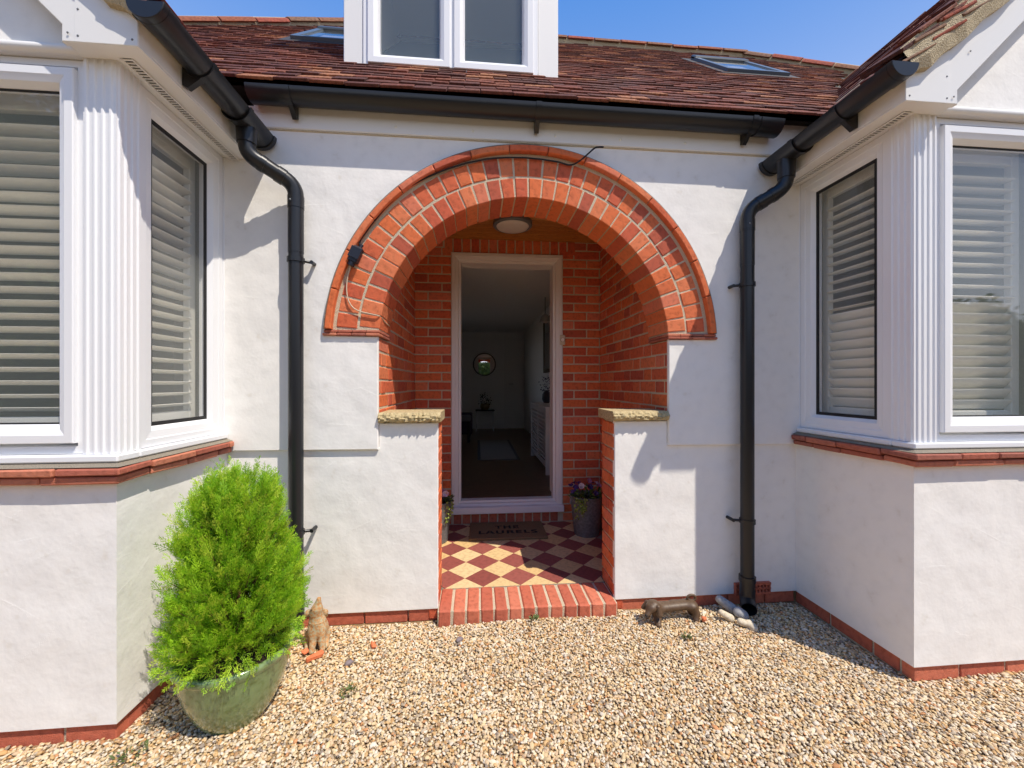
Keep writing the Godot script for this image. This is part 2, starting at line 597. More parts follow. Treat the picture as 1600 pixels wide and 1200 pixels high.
func build_ground() -> void:
	var gd := noise(51, 0.12, 512, 3)
	var gm := mat(c8(196, 172, 136), 0.95, ramp_tex(gd, 512, [[0.0, Color(0.6, 0.54, 0.46)], [0.5, Color(0.85, 0.8, 0.72)], [1.0, grey(1.0)]]), normal_tex(gd, 512, 12.0), 0.4)
	var b := MB.new()
	# near sheet follows the gravel, far sheet is flat
	var st := 0.14
	var nx := 52
	var nz := 20
	for i in nx:
		for k in nz:
			var p := []
			for q in [[0, 0], [1, 0], [1, 1], [0, 1]]:
				var x: float = -3.5 + (i + q[0]) * st
				var z: float = -0.1 + (k + q[1]) * st
				p.append(Vector3(x, gravel_y(x, z) - 0.008, z))
			b.quad(p[0], p[1], p[2], p[3], Vector3.UP)
	var y0 := -0.035
	b.quad(Vector3(-70, y0, -70), Vector3(70, y0, -70), Vector3(70, y0, 90), Vector3(-70, y0, 90), Vector3.UP)
	var g := mi("ground", b.mesh(), gm)
	g.set_meta("kind", "structure")
	# the stones
	var cols := [c8(236, 224, 200), c8(224, 198, 152), c8(208, 168, 112), c8(190, 142, 84), c8(230, 224, 212), c8(172, 160, 144), c8(146, 130, 112), c8(214, 184, 150), c8(196, 128, 78), c8(120, 112, 108), c8(228, 210, 176), c8(150, 110, 74)]
	var wts := [20, 20, 11, 6, 13, 7, 4, 12, 3, 3, 18, 3]
	var pool := []
	for i in cols.size():
		for k in wts[i]:
			pool.append((cols[i] as Color).lerp(c8(204, 174, 132), 0.3).srgb_to_linear())
	var xf := [[], [], []]
	var cc := [[], [], []]
	var step := 0.0090
	var x := -2.6
	while x < 3.2:
		var z := -0.01
		while z < 2.2:
			var px := x + rnd(-0.006, 0.006)
			var pz := z + rnd(-0.006, 0.006)
			if not in_house(px, pz):
				var s := rnd(0.0036, 0.0062)
				var big := rng.randf()
				if big > 0.965:
					s = rnd(0.0070, 0.0100)
				elif big > 0.85:
					s = rnd(0.0056, 0.0076)
				var bs := Basis.from_euler(Vector3(rnd(-0.5, 0.5), rnd(0, TAU), rnd(-0.5, 0.5))).scaled_local(Vector3(s * rnd(0.9, 1.7), s * rnd(0.5, 0.85), s * rnd(0.8, 1.2)))
				var k := rng.randi() % 3
				xf[k].append(Transform3D(bs, Vector3(px, gravel_y(px, pz) - 0.003 + rnd(-0.004, 0.004), pz)))
				var c: Color = pool[rng.randi() % pool.size()]
				var l := rnd(0.82, 1.08)
				cc[k].append(Color(c.r * l, c.g * l, c.b * l))
			z += step
		x += step
	var sm := mat(Color.WHITE, 0.75)
	sm.vertex_color_use_as_albedo = true
	for k in 3:
		var mm := MultiMesh.new()
		mm.transform_format = MultiMesh.TRANSFORM_3D
		mm.use_colors = true
		mm.mesh = pebble(k)
		mm.instance_count = xf[k].size()
		for i in xf[k].size():
			mm.set_instance_transform(i, xf[k][i])
			mm.set_instance_color(i, cc[k][i])
		var o := MultiMeshInstance3D.new()
		o.name = "gravel"
		o.multimesh = mm
		o.material_override = sm
		add_child(o, true)
		o.set_meta("kind", "stuff")
		tag(o, "loose cream and ochre gravel spread in front of the house", "gravel", "loose gravel")

func pebble(k: int, jag := 0.22) -> ArrayMesh:
	var r := RandomNumberGenerator.new()
	r.seed = 77 + k
	var t := (1.0 + sqrt(5.0)) / 2.0
	var vs := []
	for p in [Vector3(-1, t, 0), Vector3(1, t, 0), Vector3(-1, -t, 0), Vector3(1, -t, 0), Vector3(0, -1, t), Vector3(0, 1, t), Vector3(0, -1, -t), Vector3(0, 1, -t), Vector3(t, 0, -1), Vector3(t, 0, 1), Vector3(-t, 0, -1), Vector3(-t, 0, 1)]:
		vs.append(p.normalized() * (1.0 + r.randf_range(-jag, jag)))
	var fs := [[0, 11, 5], [0, 5, 1], [0, 1, 7], [0, 7, 10], [0, 10, 11], [1, 5, 9], [5, 11, 4], [11, 10, 2], [10, 7, 6], [7, 1, 8], [3, 9, 4], [3, 4, 2], [3, 2, 6], [3, 6, 8], [3, 8, 9], [4, 9, 5], [2, 4, 11], [6, 2, 10], [8, 6, 7], [9, 8, 1]]
	var b := MB.new()
	for f in fs:
		var g: Vector3 = (vs[f[0]] + vs[f[1]] + vs[f[2]]).normalized()
		var n0 := (vs[f[0]] as Vector3).normalized().lerp(g, 0.4).normalized()
		var n1 := (vs[f[1]] as Vector3).normalized().lerp(g, 0.4).normalized()
		var n2 := (vs[f[2]] as Vector3).normalized().lerp(g, 0.4).normalized()
		b.tri(vs[f[0]], vs[f[1]], vs[f[2]], n0, n1, n2)
	return b.mesh()

# ------------------------------------------------------------------ facade
func arc(cx: float, cy: float, r: float, a0: float, a1: float, n: int) -> PackedVector2Array:
	var p := PackedVector2Array()
	for i in n + 1:
		var a := lerpf(a0, a1, float(i) / n)
		p.append(Vector2(cx + r * cos(a), cy + r * sin(a)))
	return p

func build_walls() -> void:
	# upper render with the arch cut out; stands 2 cm proud of the lower render
	var ro := 1.05
	var yi := 1.498
	var p := PackedVector2Array()
	p.append(Vector2(XL - 0.05, 0.912))
	p.append(Vector2(PL, 0.908))
	p.append(Vector2(PL, yi))
	p.append(Vector2(ACX - ro - 0.008, yi))
	var sa := asin((yi - ACY) / ro)
	p.append_array(arc(ACX, ACY, ro, PI - sa, sa, 56))
	p.append(Vector2(ACX + ro + 0.008, yi))
	p.append(Vector2(PR, yi))
	p.append(Vector2(PR, 0.908))
	p.append(Vector2(XR + 0.05, 0.904))
	p.append(Vector2(XR + 0.05, 2.66))
	p.append(Vector2(XL - 0.05, 2.66))
	mi("upper_wall", extrude(p, -0.021, 0.0, 0.004), M.render, house)
	var pc := PackedVector2Array()
	for q in p:
		pc.append(Vector2(q.x + (-0.07 if absf(q.x - PL) < 0.001 else (0.07 if absf(q.x - PR) < 0.001 else 0.0)), q.y))
	mi("wall_core", extrude(pc, -0.236, -0.0215), M.render, house)
	# lower render and the two short piers
	for s in [[XL - 0.05, -0.205, PL], [XR + 0.05, 0.758, PR]]:
		var q := PackedVector2Array()
		q.append_array([Vector2(s[0], 0.054), Vector2(s[1], 0.054), Vector2(s[1], 1.045), Vector2(s[2], 1.045), Vector2(s[2], 0.92), Vector2(s[0], 0.92)])
		mi("lower_wall", extrude(q, -0.045, -0.018, 0.004), M.render, house)
	# core of the piers and the lower wall
	for s in [[-0.211, PL - 0.001, XL], [0.764, PR + 0.001, XR]]:
		var core := MB.new()
		core.box(Vector3((s[0] + s[1]) / 2, 0.52, -0.14), Vector3(absf(s[1] - s[0]), 1.045, 0.185))
		core.box(Vector3((s[1] + s[2]) / 2, 0.44, -0.14), Vector3(absf(s[2] - s[1]), 0.93, 0.185))
		mi("wall_core", core.mesh(), M.mortar, house)
	# plinth bricks under the render
	var pl := grp("plinth", house)
	brickwork(pl, Vector3(XL, -0.018, -0.03), Vector3.RIGHT, Vector3.BACK, 1, func(_r): return [[0.0, -0.205 - XL]], "running", M.brickred, 0.075, 0.04)
	brickwork(pl, Vector3(0.758, -0.018, -0.03), Vector3.RIGHT, Vector3.BACK, 1, func(_r): return [[0.0, XR - 0.758]], "running", M.brickred, 0.075, 0.04)
	# air brick beside the downpipe
	var ab := grp("air_brick", house)
	var am: Material = M.brickred[3]
	var bb := MB.new()
	var ax0 := 1.455
	var ax1 := 1.668
	bb.box(Vector3((ax0 + ax1) / 2, 0.115, -0.014), Vector3(ax1 - ax0, 0.012, 0.03))
	bb.box(Vector3((ax0 + ax1) / 2, 0.062, -0.014), Vector3(ax1 - ax0, 0.012, 0.03))
	bb.box(Vector3((ax0 + ax1) / 2, 0.0885, -0.014), Vector3(ax1 - ax0, 0.009, 0.028))
	for i in 11:
		var xx := lerpf(ax0 + 0.006, ax1 - 0.006, i / 10.0)
		bb.box(Vector3(xx, 0.0885, -0.0135), Vector3(0.0085, 0.052, 0.027))
	mi("grille", bb.mesh(), am, ab)
	bx("backing", Vector3(ax0, 0.055, -0.0225), Vector3(ax1, 0.12, -0.017), M.dark, ab)
	# fascia under the main gutter
	bx("fascia", Vector3(-1.12, 2.546, -0.02), Vector3(1.98, 2.735, 0.012), M.trim, house, 0.004)
	bx("fascia_trim", Vector3(-1.12, 2.5395, -0.02), Vector3(1.98, 2.5455, 0.007), M.mortar, house, 0.001)
	for fx in [-0.42, -0.02, 0.42, 0.78, 1.15]:
		mi("screw_cap", lathe([Vector2(0.0075, 0), Vector2(0.006, 0.003), Vector2(0, 0.004)], 10), M.shutter, house, Transform3D(Basis(Vector3.RIGHT, PI / 2), Vector3(fx, 2.585, 0.012)))
	# rest of the front wall beyond the bays
	bx("outer_wall", Vector3(-4.6, -0.03, -0.25), Vector3(XL - 2.15, 2.66, -0.02), M.render, house)
	bx("outer_wall", Vector3(XR + 2.15, -0.03, -0.25), Vector3(5.2, 2.66, -0.02), M.render, house)
	# stone caps of the piers, rock-faced front edge
	for s in [[PL + 0.004, -0.19], [0.742, PR - 0.004]]:
		mi("pier_cap", cap_stone(s[0], s[1]), M.stone, house)

func cap_stone(x0: float, x1: float) -> ArrayMesh:
	var b := MB.new()
	var nz := FastNoiseLite.new()
	nz.seed = int(x0 * 1000)
	nz.frequency = 14.0
	var y0 := 1.047
	var y1 := 1.1
	var nx := 30
	# profile round the front: bottom back, bottom front, rough face, top front, top back
	var prof := func(x: float) -> Array:
		var o := []
		o.append(Vector3(x, y0, -0.26))
		var e := nz.get_noise_2d(x * 3.0, 5.0) * 0.008
		o.append(Vector3(x, y0 + absf(nz.get_noise_2d(x * 3.5, 1.0)) * 0.01, 0.004 + e))
		for k in 6:
			var t := (k + 1) / 7.0
			var rr := nz.get_noise_2d(x * 4.0, t * 0.7 + 20.0) * 0.014 + sin(t * PI) * 0.012
			o.append(Vector3(x, lerpf(y0, y1 - 0.004, t), 0.008 + rr + e))
		o.append(Vector3(x, y1, 0.002 + nz.get_noise_2d(x * 5.0, 50.0) * 0.009))
		o.append(Vector3(x, y1, -0.26))
		return o
	var prev: Array = prof.call(x0)
	b.quad(prev[0], prev[1], prev[8], prev[9], Vector3.LEFT)
	for k in range(1, 8):
		b.tri_out(prev[1], prev[k], prev[k + 1], Vector3.LEFT)
	for i in nx:
		var cur: Array = prof.call(lerpf(x0, x1, (i + 1.0) / nx))
		for k in 9:
			var out := Vector3.UP if k == 8 else (Vector3.DOWN if k == 0 else Vector3.BACK)
			b.quad(prev[k], cur[k], cur[k + 1], prev[k + 1], out)
		prev = cur
	b.quad(prev[0], prev[1], prev[8], prev[9], Vector3.RIGHT)
	for k in range(1, 8):
		b.tri_out(prev[1], prev[k], prev[k + 1], Vector3.RIGHT)
	return b.mesh()

# ------------------------------------------------------------------ porch
func voussoir(r0: float, r1: float, a0: float, a1: float, z0: float, z1: float) -> ArrayMesh:
	var p := PackedVector2Array()
	var am := (a0 + a1) / 2
	var j := 0.0012
	for q in [[r0, a0], [r1, a0], [r1, am], [r1, a1], [r0, a1], [r0, am]]:
		p.append(Vector2(ACX + q[0] * cos(q[1]) + rnd(-j, j), ACY + q[0] * sin(q[1]) + rnd(-j, j)))
	return extrude(p, z0, z1, 0.0035)

func build_porch() -> void:
	var arch := grp("brick_arch", house)
	var s0 := 1.53
	# mortar filling of the two rings
	var mp := arc(ACX, ACY, 1.049, PI - asin((s0 - ACY) / 1.049), asin((s0 - ACY) / 1.049), 48)
	mp.append_array(arc(ACX, ACY, 0.787, asin((s0 - ACY) / 0.787), PI - asin((s0 - ACY) / 0.787), 48))
	mi("mortar", extrude(mp, -0.2385, -0.0025), M.mortar, arch)
	var rings := [[0.782, 0.886, 34], [0.8965, 0.998, 36]]
	for rg in rings:
		var a0 := asin((s0 + 0.004 - ACY) / rg[0])
		var a1 := PI - a0
		var n: int = rg[2]
		var gap: float = 0.0085 / ((rg[0] + rg[1]) / 2)
		for i in n:
			var b0 := lerpf(a0, a1, float(i) / n) + gap / 2
			var b1 := lerpf(a0, a1, (i + 1.0) / n) - gap / 2
			mi("brick", voussoir(rg[0], rg[1], b0 + rnd(-0.001, 0.001), b1 + rnd(-0.001, 0.001), -0.243, rnd(-0.001, 0.003)), pick(M.brick), arch)
	# label course: tiles on edge standing forward
	var nl := 15
	var la0 := asin((s0 - ACY) / 1.03)
	for i in nl:
		var b0 := lerpf(la0, PI - la0, float(i) / nl) + 0.002
		var b1 := lerpf(la0, PI - la0, (i + 1.0) / nl) - 0.002
		var p := PackedVector2Array()
		for k in 5:
			var a := lerpf(b0, b1, k / 4.0)
			p.append(Vector2(ACX + 1.048 * cos(a), ACY + 1.048 * sin(a)))
		for k in 5:
			var a := lerpf(b1, b0, k / 4.0)
			p.append(Vector2(ACX + 1.016 * cos(a), ACY + 1.016 * sin(a)))
		mi("label_tile", extrude(p, -0.02, 0.033 + rnd(-0.002, 0.002), 0.004), pick(M.brick), arch)
	var fp := arc(ACX, ACY, 1.056, PI - asin((s0 - ACY) / 1.056), asin((s0 - ACY) / 1.056), 56)
	fp.append_array(arc(ACX, ACY, 1.0475, asin((s0 - ACY) / 1.0475), PI - asin((s0 - ACY) / 1.0475), 56))
	mi("label_mortar", extrude(fp, -0.01, 0.022), M.mortargrey, arch)
	# impost: two courses of tile that turn into the opening
	for s in [-1, 1]:
		for k in 2:
			var y0: float = 1.4985 + k * 0.016
			var w := PL if s < 0 else PR
			var o: float = (ACX - 1.062 + k * 0.006) if s < 0 else (ACX + 1.062 - k * 0.006)
			var pts := 4
			for i in pts:
				var a := lerpf(o, w - s * 0.012, i / float(pts))
				var z := lerpf(o, w - s * 0.012, (i + 1.0) / pts)
				bx("impost_tile", Vector3(a + 0.001, y0, -0.06), Vector3(z - s * -0.001, y0 + 0.0135, 0.016 - k * 0.004), pick(M.silltile), arch, 0.003)
			bx("impost_tile", Vector3(w + s * 0.05, y0, -0.24), Vector3(w - s * 0.012, y0 + 0.0135, -0.061), pick(M.silltile), arch, 0.003)
	# side walls
	for s in [-1, 1]:
		var w := grp("porch_wall", house)
		var x := PL if s < 0 else PR
		var nrm := Vector3(-s, 0, 0)
		var u := Vector3(0, 0, -1) if s < 0 else Vector3(0, 0, 1)
		var len := -PZ - 0.0225
		var o := Vector3(x, FLOOR, -0.0225 if s < 0 else PZ)
		var sp := func(r: int) -> Array:
			var yb := FLOOR + r * 0.075
			var front := 0.0
			if yb + 0.075 > 1.495:
				front = 0.236
			elif yb < 1.03:
				front = 0.236
			return [[front, len]] if s < 0 else [[0.0, len - front]]
		brickwork(w, o, u, nrm, 32, sp, "flemish", M.brick)
		var mo := MB.new()
		mo.box(Vector3(x + s * 0.0532, 1.27, PZ / 2 - 0.122), Vector3(0.1, 2.5, -PZ - 0.236))
		mo.box(Vector3(x + s * 0.0532, 1.28, -0.131), Vector3(0.1, 0.43, 0.21))
		mi("mortar", mo.mesh(), M.mortar, w)
		# inner face of the short pier
		var pi := grp("pier_face", house)
		var px := -0.205 if s < 0 else 0.758
		var po := Vector3(px, FLOOR - 0.075, -0.024 if s < 0 else -0.232)
		brickwork(pi, po, u, nrm, 14, func(_r): return [[0.0, 0.208]], "running", M.brick, 0.0745, 0.05)
		var rp := grp("pier_back", house)
		var bw := absf(px - x)
		brickwork(rp, Vector3(maxf(px, x), FLOOR, -0.236), Vector3.LEFT, Vector3.FORWARD, 13, func(_r): return [[0.0, bw]], "running", M.brick, 0.075, 0.03)
	# back wall with the door opening
	var bw2 := grp("porch_wall", house)
	var dx0 := -0.212
	var dx1 := 0.732
	var sp2 := func(r: int) -> Array:
		var yb := FLOOR + r * 0.075
		if yb > 2.35:
			return [[0.0, dx0 - PL - 0.07], [dx1 - PL + 0.07, PR - PL]]
		if yb < 0.1:
			return [[0.0, dx0 - PL - 0.005], [dx1 - PL + 0.005, PR - PL]]
		return [[0.0, dx0 - PL - 0.004], [dx1 - PL + 0.004, PR - PL]]
	brickwork(bw2, Vector3(PL, FLOOR, PZ), Vector3.RIGHT, Vector3.BACK, 32, sp2, "running", M.brick)
	var mb := MB.new()
	mb.box(Vector3((PL + dx0) / 2, 1.27, PZ - 0.0532), Vector3(dx0 - PL, 2.5, 0.1))
	mb.box(Vector3((PR + dx1) / 2, 1.27, PZ - 0.0532), Vector3(PR - dx1, 2.5, 0.1))
	mb.box(Vector3((dx0 + dx1) / 2, 2.44, PZ - 0.0532), Vector3(dx1 - dx0, 0.16, 0.1))
	mb.box(Vector3((dx0 + dx1) / 2, 0.105, PZ - 0.0532), Vector3(dx1 - dx0, 0.12, 0.1))
	mi("mortar", mb.mesh(), M.mortar, bw2)
	var sx := dx0 - 0.06
	while sx < dx1 + 0.05:
		mi("brick", cbox(Vector3(0.0645, 0.112, 0.06), 0.0035, 0.0016, rng.randi() % 4), pick(M.brick), bw2, Transform3D(Basis(), Vector3(sx + 0.035, 2.415, PZ - 0.03)))
		if sx > dx0 and sx < dx1 - 0.05:
			mi("brick", cbox(Vector3(0.0645, 0.088, 0.06), 0.0035, 0.0016, rng.randi() % 4), pick(M.brickred), bw2, Transform3D(Basis(), Vector3(sx + 0.035, 0.118, PZ - 0.03)))
		sx += 0.0748
	# boarded ceiling
	var ce := grp("porch_ceiling", house)
	var zc := -0.236
	while zc > PZ - 0.03:
		mi("board", cbox(Vector3(PR - PL + 0.06, 0.014, 0.0925), 0.003), pick(M.pine), ce, Transform3D(Basis(), Vector3((PL + PR) / 2, 2.477, zc - 0.046)))
		zc -= 0.0935
	bx("ceiling_slab", Vector3(PL - 0.3, 2.486, -1.5), Vector3(PR + 0.3, 2.56, -0.1), M.dark, ce)
	# door frame
	var df := grp("door_frame", house)
	var y1 := 2.354
	var fz := PZ + 0.012
	var jm := frame_mesh(Vector3(dx0, 0.184, PZ - 0.09), Vector3.RIGHT, dx1 - dx0, y1 - 0.184, Vector3.BACK, [[0.0, 0.0], [0.0, 0.098], [0.004, 0.102], [0.03, 0.102], [0.034, 0.096], [0.038, 0.096], [0.056, 0.088], [0.062, 0.07], [0.078, 0.066], [0.08, 0.0]])
	mi("lining", jm, M.trim, df)
	bx("threshold", Vector3(dx0 - 0.006, 0.166, PZ - 0.09), Vector3(dx1 + 0.006, 0.222, PZ + 0.05), M.upvc, df, 0.006)
	bx("weather_bar", Vector3(dx0 + 0.08, 0.2225, PZ - 0.1), Vector3(dx1 - 0.08, 0.255, PZ - 0.03), M.upvc, df, 0.008)
	bx("sill_strip", Vector3(dx0 + 0.08, 0.2555, PZ - 0.1), Vector3(dx1 - 0.08, 0.262, PZ - 0.05), M.steel, df, 0.002)
	# doorstep: bricks on edge
	var ds := grp("doorstep", house)
	var n := 13
	var pit := 0.963 / n
	for i in n:
		var bl := cbox(Vector3(pit - 0.006, 0.1, 0.228), 0.009, 0.0022, i % 4)
		mi("brick", bl, pick(M.brickred), ds, Transform3D(Basis(), Vector3(-0.205 + pit * (i + 0.5), FLOOR - 0.0485 + rnd(-0.001, 0.002), -0.079 + rnd(-0.003, 0.003))))
	bx("mortar", Vector3(-0.204, -0.03, -0.19), Vector3(0.757, FLOOR - 0.004, 0.028), M.mortar, ds)
	# floor tiles laid on the diagonal
	var fl := grp("porch_floor")
	fl.set_meta("kind", "structure")
	var area := PackedVector2Array([Vector2(PL, PZ + 0.001), Vector2(PR, PZ + 0.001), Vector2(PR, -0.27), Vector2(0.757, -0.27), Vector2(0.757, -0.197), Vector2(-0.204, -0.197), Vector2(-0.204, -0.27), Vector2(PL, -0.27)])
	var dg := 0.2185
	var hd := dg / 2
	var g := hd - 0.0012
	for i in range(-8, 9):
		for k in range(-13, 4):
			# centres of dark tiles at (i, k) with i + k even, light between
			var cx := 0.037 + i * hd
			var cz := -0.197 - hd + (k + 1) * hd
			if posmod(i + k, 2) == 0:
				continue
			var sq := PackedVector2Array([Vector2(cx - g, cz), Vector2(cx, cz - g), Vector2(cx + g, cz), Vector2(cx, cz + g)])
			for poly in Geometry2D.intersect_polygons(sq, area):
				if absf(poly_area(poly)) < 0.0004:
					continue
				var dark := posmod(k, 2) == 1
				var me := extrude(poly, 0.0, 0.012, 0.0008)
				# polygon plane is xz: turn +z of the extrusion upwards
				var bas := Basis(Vector3(1, 0, 0), Vector3(0, 0, 1), Vector3(0, -1, 0))
				mi("tile", flip_floor(me), pick(M.ftdark) if dark else pick(M.ftlight), fl, Transform3D(Basis(), Vector3(0, FLOOR - 0.012 + rnd(0, 0.0008), 0)))
	bx("bedding", Vector3(PL - 0.02, -0.03, PZ - 0.05), Vector3(PR + 0.02, FLOOR - 0.003, -0.236), M.mortargrey, fl)
	bx("bedding", Vector3(-0.206, -0.03, -0.236), Vector3(0.76, FLOOR - 0.003, -0.191), M.mortargrey, fl)

func poly_area(p: PackedVector2Array) -> float:
	var a := 0.0
	for i in p.size():
		a += p[i].cross(p[(i + 1) % p.size()])
	return a / 2

# an extrusion made in xy with +z up becomes one in xz with +y up
func flip_floor(m: ArrayMesh) -> ArrayMesh:
	var a := m.surface_get_arrays(0)
	var b := MB.new()
	var v: PackedVector3Array = a[Mesh.ARRAY_VERTEX]
	var n: PackedVector3Array = a[Mesh.ARRAY_NORMAL]
	for i in range(0, v.size(), 3):
		var q := []
		for k in 3:
			q.append(Vector3(v[i + k].x, v[i + k].z, v[i + k].y))
			q.append(Vector3(n[i + k].x, n[i + k].z, n[i + k].y))
		b.tri(q[0], q[2], q[4], q[1], q[3], q[5])
	return b.mesh()

# ------------------------------------------------------------------ bays
func pane(o: Vector3, u: Vector3, w: float, h: float, nrm: Vector3, twin := true) -> ArrayMesh:
	var b := MB.new()
	b.quad(o, o + u * w, o + u * w + Vector3.UP * h, o + Vector3.UP * h, nrm)
	if twin:   # the other faces of a sealed double pane
		for dz in [0.02]:
			o -= nrm * dz
			b.quad(o, o + u * w, o + u * w + Vector3.UP * h, o + Vector3.UP * h, nrm)
	return b.mesh()

func plan_extrude(poly: PackedVector2Array, y0: float, y1: float, bev := 0.0) -> ArrayMesh:
	return flip_floor(extrude(poly, y0, y1, bev))

func build_bay(side: int) -> void:
	var x0 := XL if side < 0 else XR
	var d := 1.0 if side < 0 else -1.0     # towards the porch
	var W := 2.2
	var P := func(a: float, y: float, z: float) -> Vector3: return Vector3(x0 + d * a, y, z)
	var pp := func(pts: Array) -> PackedVector2Array:
		var o := PackedVector2Array()
		for q in pts:
			o.append(Vector2(x0 + d * q[0], q[1]))
		return o
	# rendered wall below the windows
	var yb := 0.056
	mi("bay_wall", plan_extrude(pp.call([[0.0, -0.02], [0.0, BZ], [-W, BZ], [-W, -0.02], [-W + 0.1, -0.02], [-W + 0.1, BZ - 0.1], [-0.1, BZ - 0.1], [-0.1, -0.02]]), yb, 0.907, 0.003), M.render, house)
	# plinth
	var pl := grp("plinth", house)
	var u1 := Vector3(d, 0, 0)
	var rec := 0.012
	if side < 0:
		brickwork(pl, Vector3(x0 - W, -0.018, BZ - rec), Vector3.RIGHT, Vector3.BACK, 1, func(_r): return [[0.0, W - rec]], "running", M.brickred, 0.075, 0.05)
		brickwork(pl, Vector3(x0 - rec, -0.018, BZ - rec - 0.05), Vector3.FORWARD, Vector3.RIGHT, 1, func(_r): return [[0.0, BZ - 0.03]], "running", M.brickred, 0.075, 0.05)
	else:
		brickwork(pl, Vector3(x0 + rec, -0.018, BZ - rec), Vector3.RIGHT, Vector3.BACK, 1, func(_r): return [[0.0, W - rec]], "running", M.brickred, 0.075, 0.05)
		brickwork(pl, Vector3(x0 + rec, -0.018, -0.03), Vector3.BACK, Vector3.LEFT, 1, func(_r): return [[0.0, BZ - rec - 0.03]], "running", M.brickred, 0.075, 0.05)
	mi("plinth_mortar", plan_extrude(pp.call([[-0.018, -0.02], [-0.018, BZ - 0.018], [-W, BZ - 0.018], [-W, BZ - 0.1], [-0.1, BZ - 0.1], [-0.1, -0.02]]), -0.03, yb + 0.002), M.mortar, house)
	# tile sill in two courses with a mortar fillet
	var sl := grp("sill", house)
	for k in 2:
		var y0: float = 0.9085 + k * 0.0295
		var ov: float = 0.034 + k * 0.012
		var a := ov
		while a > -W:
			var L := rnd(0.17, 0.25)
			var e := maxf(a - L, -W)
			mi("sill_tile", cbox(Vector3(a - e - 0.004, 0.0245, 0.1 + ov), 0.004, 0.0022, rng.randi() % 4), pick(M.silltile), sl, Transform3D(Basis(Vector3.RIGHT, 0.03).rotated(Vector3.UP, rnd(-0.01, 0.01)), P.call((a + e) / 2, y0 + 0.013 + rnd(-0.001, 0.001), BZ + (ov - 0.1) / 2)))
			a -= L
		var z := BZ - 0.102
		while z > 0.004:
			var L := minf(rnd(0.16, 0.24), z)
			mi("sill_tile", cbox(Vector3(0.1 + ov, 0.0245, L - 0.004), 0.004, 0.0022, rng.randi() % 4), pick(M.silltile), sl, Transform3D(Basis(Vector3.BACK, -0.03 * d), P.call((ov - 0.1) / 2, y0 + 0.013 + rnd(-0.001, 0.001), z - L / 2)))
			z -= L
	var fo := MB.new()
	# fillet front and side
	fo.quad(P.call(0.036, 0.965, BZ + 0.036), P.call(-W, 0.965, BZ + 0.036), P.call(-W, 0.986, BZ - 0.02), P.call(-0.02, 0.986, BZ - 0.02), Vector3(0, 1, 1))
	fo.quad(P.call(0.036, 0.965, BZ + 0.036), P.call(0.036, 0.965, 0.0), P.call(-0.02, 0.986, 0.0), P.call(-0.02, 0.986, BZ - 0.02), Vector3(d, 1, 0))
	fo.box(P.call(-W / 2 - 0.03, 0.93, BZ - 0.07), Vector3(W - 0.06, 0.1, 0.09))
	fo.box(P.call(-0.065, 0.93, BZ / 2 - 0.05), Vector3(0.09, 0.1, BZ - 0.1))
	mi("mortar", fo.mesh(), M.mortargrey, sl)
	# white plastic cill
	mi("window_cill", cbox(Vector3(W + 0.014, 0.026, 0.094), 0.005), M.upvc, house, Transform3D(Basis(), P.call(-W / 2 + 0.007, 0.99, BZ - 0.033)))
	mi("window_cill", cbox(Vector3(0.094, 0.026, BZ - 0.0815), 0.005), M.upvc, house, Transform3D(Basis(), P.call(-0.033, 0.99, (BZ - 0.0815) / 2 + 0.001)))
	# fluted corner post
	var pts := []
	pts.append([-0.05, BZ - 0.06])
	pts.append([-0.05, BZ - 0.105])
	pts.append([-0.002, BZ - 0.105])
	for k in 4:
		var zc: float = BZ - 0.098 + k * 0.026
		pts.append([-0.002, zc]); pts.append([0.0035, zc + 0.004]); pts.append([0.0035, zc + 0.010]); pts.append([-0.002, zc + 0.014])
	pts.append([-0.002, BZ - 0.002])
	for k in 4:
		var ac: float = -0.012 - k * 0.026
		pts.append([ac, BZ - 0.002]); pts.append([ac - 0.004, BZ + 0.0035]); pts.append([ac - 0.010, BZ + 0.0035]); pts.append([ac - 0.014, BZ - 0.002])
	pts.append([-0.109, BZ - 0.002])
	pts.append([-0.109, BZ - 0.06])
	mi("corner_post", plan_extrude(pp.call(pts), 1.004, 2.392), M.upvc, house)
	bx("corner_post", P.call(-W + 0.002, 1.004, BZ - 0.1), P.call(-W + 0.1, 2.392, BZ - 0.002), M.upvc, house)
	# side window: a fixed light
	var yw0 := 1.004
	var yw1 := 2.388
	var sw := grp("side_window", house)
	var z1 := BZ - 0.106
	var zz := 0.004
	var so: Vector3 = P.call(-0.07, yw0, z1 if side < 0 else zz)
	var su := Vector3(0, 0, -1) if side < 0 else Vector3(0, 0, 1)
	var sn := Vector3(d, 0, 0)
	mi("frame", frame_mesh(so, su, z1 - zz, yw1 - yw0, sn, [[0.0, 0.0], [0.0, 0.058], [0.003, 0.061], [0.03, 0.061], [0.034, 0.058], [0.062, 0.054], [0.078, 0.036], [0.078, 0.0]]), M.upvc, sw)
	mi("gasket", frame_mesh(so, su, z1 - zz, yw1 - yw0, sn, [[0.077, 0.03], [0.077, 0.0345], [0.082, 0.0345], [0.094, 0.033], [0.094, 0.03]]), M.gasket, sw)
	mi("pane", pane(so + su * 0.077 + Vector3.UP * 0.077 + sn * 0.031, su, z1 - zz - 0.154, yw1 - yw0 - 0.154, sn), M.glass, sw)
	# jamb strip against the house wall
	bx("jamb_strip", P.call(-0.08, yw0, -0.015), P.call(-0.004, yw1, 0.0035), M.upvc, house)
	# front windows: casements in one frame
	var nP := 3
	var pw := (W - 0.218) / nP
